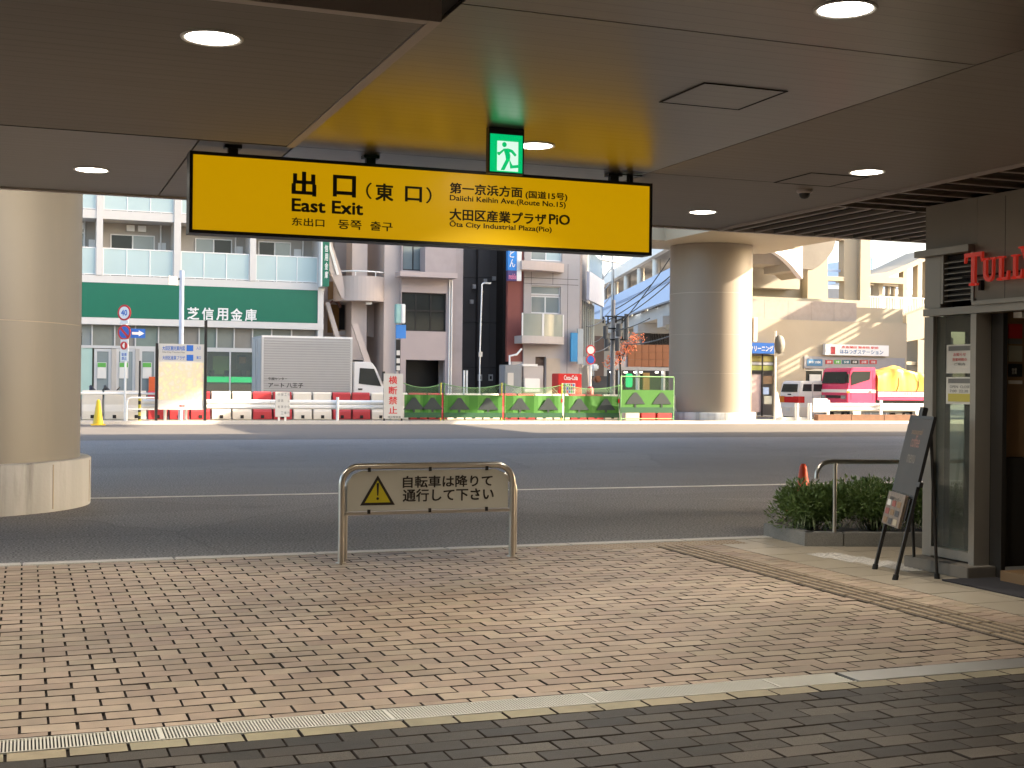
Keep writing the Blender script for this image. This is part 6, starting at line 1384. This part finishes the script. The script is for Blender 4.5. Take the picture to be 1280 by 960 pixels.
# ================================================================== right side: one-storey shops, tower, walkway
YR = 56.0
sh = thing('shop_row', (38, YR, 0), 'one storey cream wall with a white shop sign and a cleaning shop front', 'building')
q0 = rq(925, 401, 1133, 521, YR); hs = [rq(936, 443, 969, 521, YR), rq(1007, 462, 1134 - 4, 521, YR)]
MB().wall(q0[0], q0[1], 0, q0[3], YR, .3, [(a, b, .02, d) for a, b, c, d in hs]).build('front_wall', M_cream, sh)
box('roof_slab', M_cream, sh, q0[0], q0[1], YR + .31, YR + 8, q0[3] - .3, q0[3]); box('interior_back', M_greywall, sh, q0[0], q0[1], YR + 2.6, YR + 2.7, 0, q0[3] - .31)
q_ = rq(925, 376, 1070, 400.5, YR + .4); n = 5
for k in range(n): box('parapet_panel', M('parapet_concrete', (.36, .31, .27), .8, var=.1, dirt=(.2, .17, .14)), sh, q_[0] + (q_[1] - q_[0]) * k / n + .01, q_[0] + (q_[1] - q_[0]) * (k + 1) / n, YR + .35, YR + .6, q0[3] + .01, q_[3])
q_ = rq(1070, 385, 1130, 401, YR + .4); box('parapet_low', M_cream, sh, q_[0], q_[1], YR + .5, YR + .7, q0[3] + .01, q_[3])
sgb = pbox('signboard', M_white, sh, 1032, 431, 1111, 444.5, YR - .25, .24); ytext('ほねつぎステーション', M('grey_blue_letter', (.12, .22, .38), .5), sgb, (1050, 436.5, 1104, 442), YR - .25, .03, .01); ytext('京急蒲田 整骨院 駅前', M_redlet, sgb, (1052, 432.3, 1098, 435.3), YR - .25, .02, .01); pbox('sign_mark', M_redp, sgb, 1039, 433.5, 1044, 442.5, YR - .27, .015)
fr_ = pbox('fascia', M('fascia_grey', (.28, .27, .27), .5), sh, 1005.5, 446.5, 1131, 461.5, YR - .06, .058)
for (a_, b_, mm) in ((1009, 1028, M('teal_blue', (.04, .16, .30), .5)), (1032, 1041, M_redp), (1043, 1051, M_greenprint), (1053, 1063, M('dark_teal', (.02, .12, .15), .5)), (1064, 1073, M_black), (1075, 1085, M_redp), (1087, 1096, M_redp)): pl_ = pbox('label_plate', mm, fr_, a_, 450 if a_ > 1030 else 449, b_, 455 if a_ > 1030 else 457.5, YR - .08, .018); ytext('診療', M_white, pl_, (a_ + 2, 451, b_ - 2, 454), YR - .08, .01, .006)
pwin(sh, 1007, 462, 1030, 521, YR, .1, M_win, M_alu, 1, .06); pbox('window_poster', M_paper, sh, 1012, 468, 1026, 484, YR + .05, .03); pwin(sh, 1031, 462, 1129, 521, YR, .1, M_win2, M_alu, 5, .06)
cl = pbox('cleaning_sign', M('cleaning_blue', (.02, .17, .60), .4), sh, 934, 428.5, 969, 442, YR - .5, .49, .02)
ytext('クリーニング', M_white, cl, (937, 431.5, 966.5, 439), YR - .5, .05, .012)
for (a_, y0, b_, y1, mm, nm) in ((936, 445, 969, 452, M('yellow_strip', (.5, .42, .12), .6, var=.4, scale=8), 'shelf_strip'), (936, 457, 969, 463, M('lime_strip', (.50, .52, .12), .6, var=.2), 'shelf_strip'), (937, 468, 951.5, 515, M('rosy_poster', (.52, .38, .34), .6, var=.15, scale=4), 'poster'), (954, 484, 961, 493, M_blue, 'poster'), (955, 495, 965, 505, M('notice_cream', (.6, .58, .44), .6), 'poster'), (954, 470, 966, 480, M_woodin, 'poster'), (936, 453, 969, 456, M_white, 'shop_beam')): pbox(nm, mm, sh, a_, y0, b_, y1, YR + .2 if nm != 'poster' else YR + .1, .05)
for px in (952.7, 968): pbox('shop_post', M_black, sh, px, 443, px + 1, 521, YR + .02, .08)
# traffic mirror pole
YQ = 46.7; X = PY(968.7, 480, YQ)[0]; mp_ = thing('traffic_mirror', (X, YQ, 0), 'back of a round traffic mirror on a grey pole beside the far pillar', 'mirror')
MB().cyl((X, YQ, 0), (X, YQ, PY(969, 414, YQ)[1]), .045, seg=10).build('pole', M_alu, mp_); cx_, cz_ = PY(973.5, 430.5, YQ); MB().lathe((0, 0, 0), [(.40, 0), (.38, .05), (.2, .12), (.01, .14)], 28).build('mirror_back', M('mirror_back_tan', (.15, .135, .11), .7), mp_)
mb_o = [o for o in COL.objects if o.name.startswith('mirror_back')][-1]
for v in mb_o.data.vertices:      # turn the dish to face away from the road side and bring it up to the pole head
    x_, y_, z_ = v.co + ORG[mb_o.name]; v.co = Vector((cx_ + x_ * .62, YQ - .05 - z_, cz_ + y_ * 1.0)) - ORG[mb_o.name]
q = rq(967.5, 437, 981, 446, YQ); box('plate', M('tan_plate', (.15, .13, .10), .6), mp_, cx_ - .22, cx_ + .22, YQ - .08, YQ - .05, PY(973, 445, YQ)[1], PY(973, 440, YQ)[1])
bn_ = thing('banner_flag', (PY(972, 510, YQ)[0], YQ, 0), 'white banner flag on a slim pole left of the minivan', 'banner'); q = rq(969.5, 490, 978, 526, YQ + .3); MB().prism([(q[0] + .02, q[3]), (q[0] + .1, q[3]), (q[1], .35), (q[1], .06), (q[0], .06)], 'y', YQ + .3, YQ + .33).build('flag', M_white, bn_); MB().cyl((q[0], YQ + .3, 0), (q[0], YQ + .3, q[3] + .4), .03, seg=8).build('pole', M_black, bn_)
rl_ = thing('low_rail', (PY(990, 520, 46.6)[0], 46.6, 0), 'low white rail in front of the minivan beside the banner flag', 'guard rail'); q = rq(977, 521.5, 1014, 525, 46.7); box('rail', M_white, rl_, q[0], q[1], 46.65, 46.7, q[2], q[3]); 
for px in (980, 1010): X = PY(px, 523, 46.7)[0]; box('post', M_white, rl_, X - .03, X + .03, 46.66, 46.69, 0, q[2])
# stair and ramp structure with the tower
YS = 59.0
tw = thing('concrete_tower', (39, YS, 0), 'cream concrete tower with two window openings above the shop row', 'building')
q0 = rq(1010, 240, 1088, 392, YS); hl = [rq(1034.5, 300, 1055, 345.5, YS), rq(1035, 351, 1055.5, 373.5, YS)]
MB().wall(q0[0], PY(1088, 350, YS)[0], q0[2] - 1, q0[3], YS, .5, hl).build('front_wall', M_cream, tw)
X = PY(1072, 350, YS)[0]; box('pier', M_cream, tw, X, X + .5, YS - .25, YS - .001, q0[2], q0[3]); pbox('sill_block', M_white, tw, 1048, 379, 1066, 385, YS - .3, .29)
pbox('blue_strip', M_blue, tw, 1035, 337, 1055, 340, YS + .3, .05)
pbox('base_band', M_beam, tw, 930, 373, 1088, 386, YS - .5, .45)
rp_ = thing('spiral_ramp', (34, 55, 0), 'curved concrete footbridge ramp with a bright sunlit side panel beside the far pillar', 'bridge')
pbox('rear_wall', M_beam, rp_, 925, 296, 1010, 374, YS + .8, .3)
pbox('lower_soffit', M_deck, rp_, 925, 329, 1000, 360, YS - .4, 1.1)
# curved soffit slabs: closed half rings in plan, real depth
def slab(pts_px, Y, th, name, mat): return MB().prism([PY(a, b, Y) for a, b in pts_px], 'y', Y, Y + th).build(name, mat, rp_)
slab([(925, 286), (1004, 286), (1004, 347), (998, 343), (990, 336), (978, 331), (925, 329)], YS - 3.0, 2.0, 'ramp_slab', M_deck)
slab([(925, 280), (1000, 280), (985, 296), (960, 313), (948, 314), (925, 312)], YS - 5.5, 2.4, 'ramp_edge', M_beam)
arc = [(1003, 280), (1046, 280), (1045, 300), (1041, 313), (1034, 323), (1024, 333), (1017, 337), (1003, 336)]
slab(arc, YS - 5.0, 3.5, 'landing_drum', M_deck)
P0, P1 = Vector(at(960, 313, 51.5)), Vector(at(1003.5, 349, 54.2)); dirv = Vector((P1.x - P0.x, P1.y - P0.y, 0)).normalized(); nrm = Vector((dirv.y, -dirv.x, 0))
m_ = MB(); top, bot = [], []
for k in range(13):
    t = k / 12; px = 960 + 43.5 * t; Yk = 50.6 + 2.2 * t; yb_ = 313 + 36 * t ** 1.7; yt_ = 313 - 26 * min(1, t * 1.0) if t < 1 else 287
    top.append(Vector(at(px, yt_, Yk))); bot.append(Vector(at(px, yb_, Yk)))
for k in range(12):
    a_, b_, c_, d_ = bot[k], bot[k + 1], top[k + 1], top[k]; o_ = -nrm * .25
    m_.add([a_, b_, c_, d_, a_ + o_, b_ + o_, c_ + o_, d_ + o_], [(0, 1, 2, 3), (7, 6, 5, 4), (0, 4, 5, 1), (3, 2, 6, 7)])
m_.build('sunlit_parapet', M_white, rp_)
for k in range(2, 11):
    c = bot[k] + Vector((0, 0, .22)) + nrm * .01; MB().obox(c, dirv * .09, nrm * .01, (0, 0, .07)).build('panel_mark', M_alu, rp_)
# elevated walkway on the right
ww = thing('covered_walkway', (44, 60, 0), 'raised cream walkway with a sloping roof and railings at the right beside the shop wall', 'bridge')
YW2 = 60.5
pprism('roof_edge', M_cream, ww, [(1084, 345), (1110, 340), (1135, 330), (1175, 311), (1175, 317), (1137, 336), (1112, 346), (1084, 350)], YW2, 3.0)
pbox('beam', M_cream, ww, 1084, 346, 1130, 354, YW2 - .3, .6)
for px, w_, y0 in ((1098.5, 5, 350), (1129, 5, 337), (1147, 5, 328), (1159, 5, 322)): pbox('column', M_cream, ww, px, y0, px + w_, 395, YW2 + .1, .45)
pbox('inner_beam', M_deck, ww, 1084, 354.5, 1128, 357.5, YW2 + 2, .5)
for px in (1092, 1110, 1117): pbox('inner_column', M_cream, ww, px, 357, px + 2.5, 395, YW2 + 2.2, .3)
hr_ = MB(); q = rq(1084, 371.5, 1175, 373, YW2 - .5); hr_.box(q[0], q[1], YW2 - .55, YW2 - .5, q[2], q[3])
hr_.build('hand_rail', M_white, ww); pk_ = MB()
for k in range(46): X = q[0] + (q[1] - q[0]) * k / 46; pk_.box(X, X + .03, YW2 - .54, YW2 - .51, PY(1130, 394, YW2)[1], q[2])
tag(pk_.build('pickets', M_white, ww), kind='stuff')
pbox('deck_edge', M_cream, ww, 1070, 393.5, 1136, 402, YW2 - .6, 3.5)
pprism('curved_fascia', M_cream, ww, [(1133, 394), (1175, 378), (1175, 418), (1150, 424), (1133, 427)], YW2 - 1.2, 3.0)
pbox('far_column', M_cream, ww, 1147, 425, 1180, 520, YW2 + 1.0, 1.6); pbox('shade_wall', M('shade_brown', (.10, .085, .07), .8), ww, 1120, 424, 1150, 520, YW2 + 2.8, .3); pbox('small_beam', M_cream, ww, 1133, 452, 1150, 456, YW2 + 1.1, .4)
fb = thing('distant_blue_building', (60, 130, 0), 'distant pale blue building between the tower and the walkway roof', 'building')
pbox('block', M_blue, fb, 1090, 322, 1112, 350, 130, 10); pbox('block', M_blue, fb, 1112, 328, 1150, 360, 135, 10); pbox('roof_box', M_greywall, fb, 1084, 315, 1102, 321.5, 130.5, 4)
bb = thing('distant_white_building', (66, 115, 0), 'distant white windowed building seen through the walkway columns', 'building')
pbox('block', M_white, bb, 1080, 362, 1180, 400, 112, 8)
for k in range(9): pbox('window', M_win2, bb, 1086 + k * 9, 368, 1091 + k * 9, 378, 111.95, .04)
print('objects', len(bpy.data.objects), 'tris', sum(len(m.polygons) for m in bpy.data.meshes) * 2)
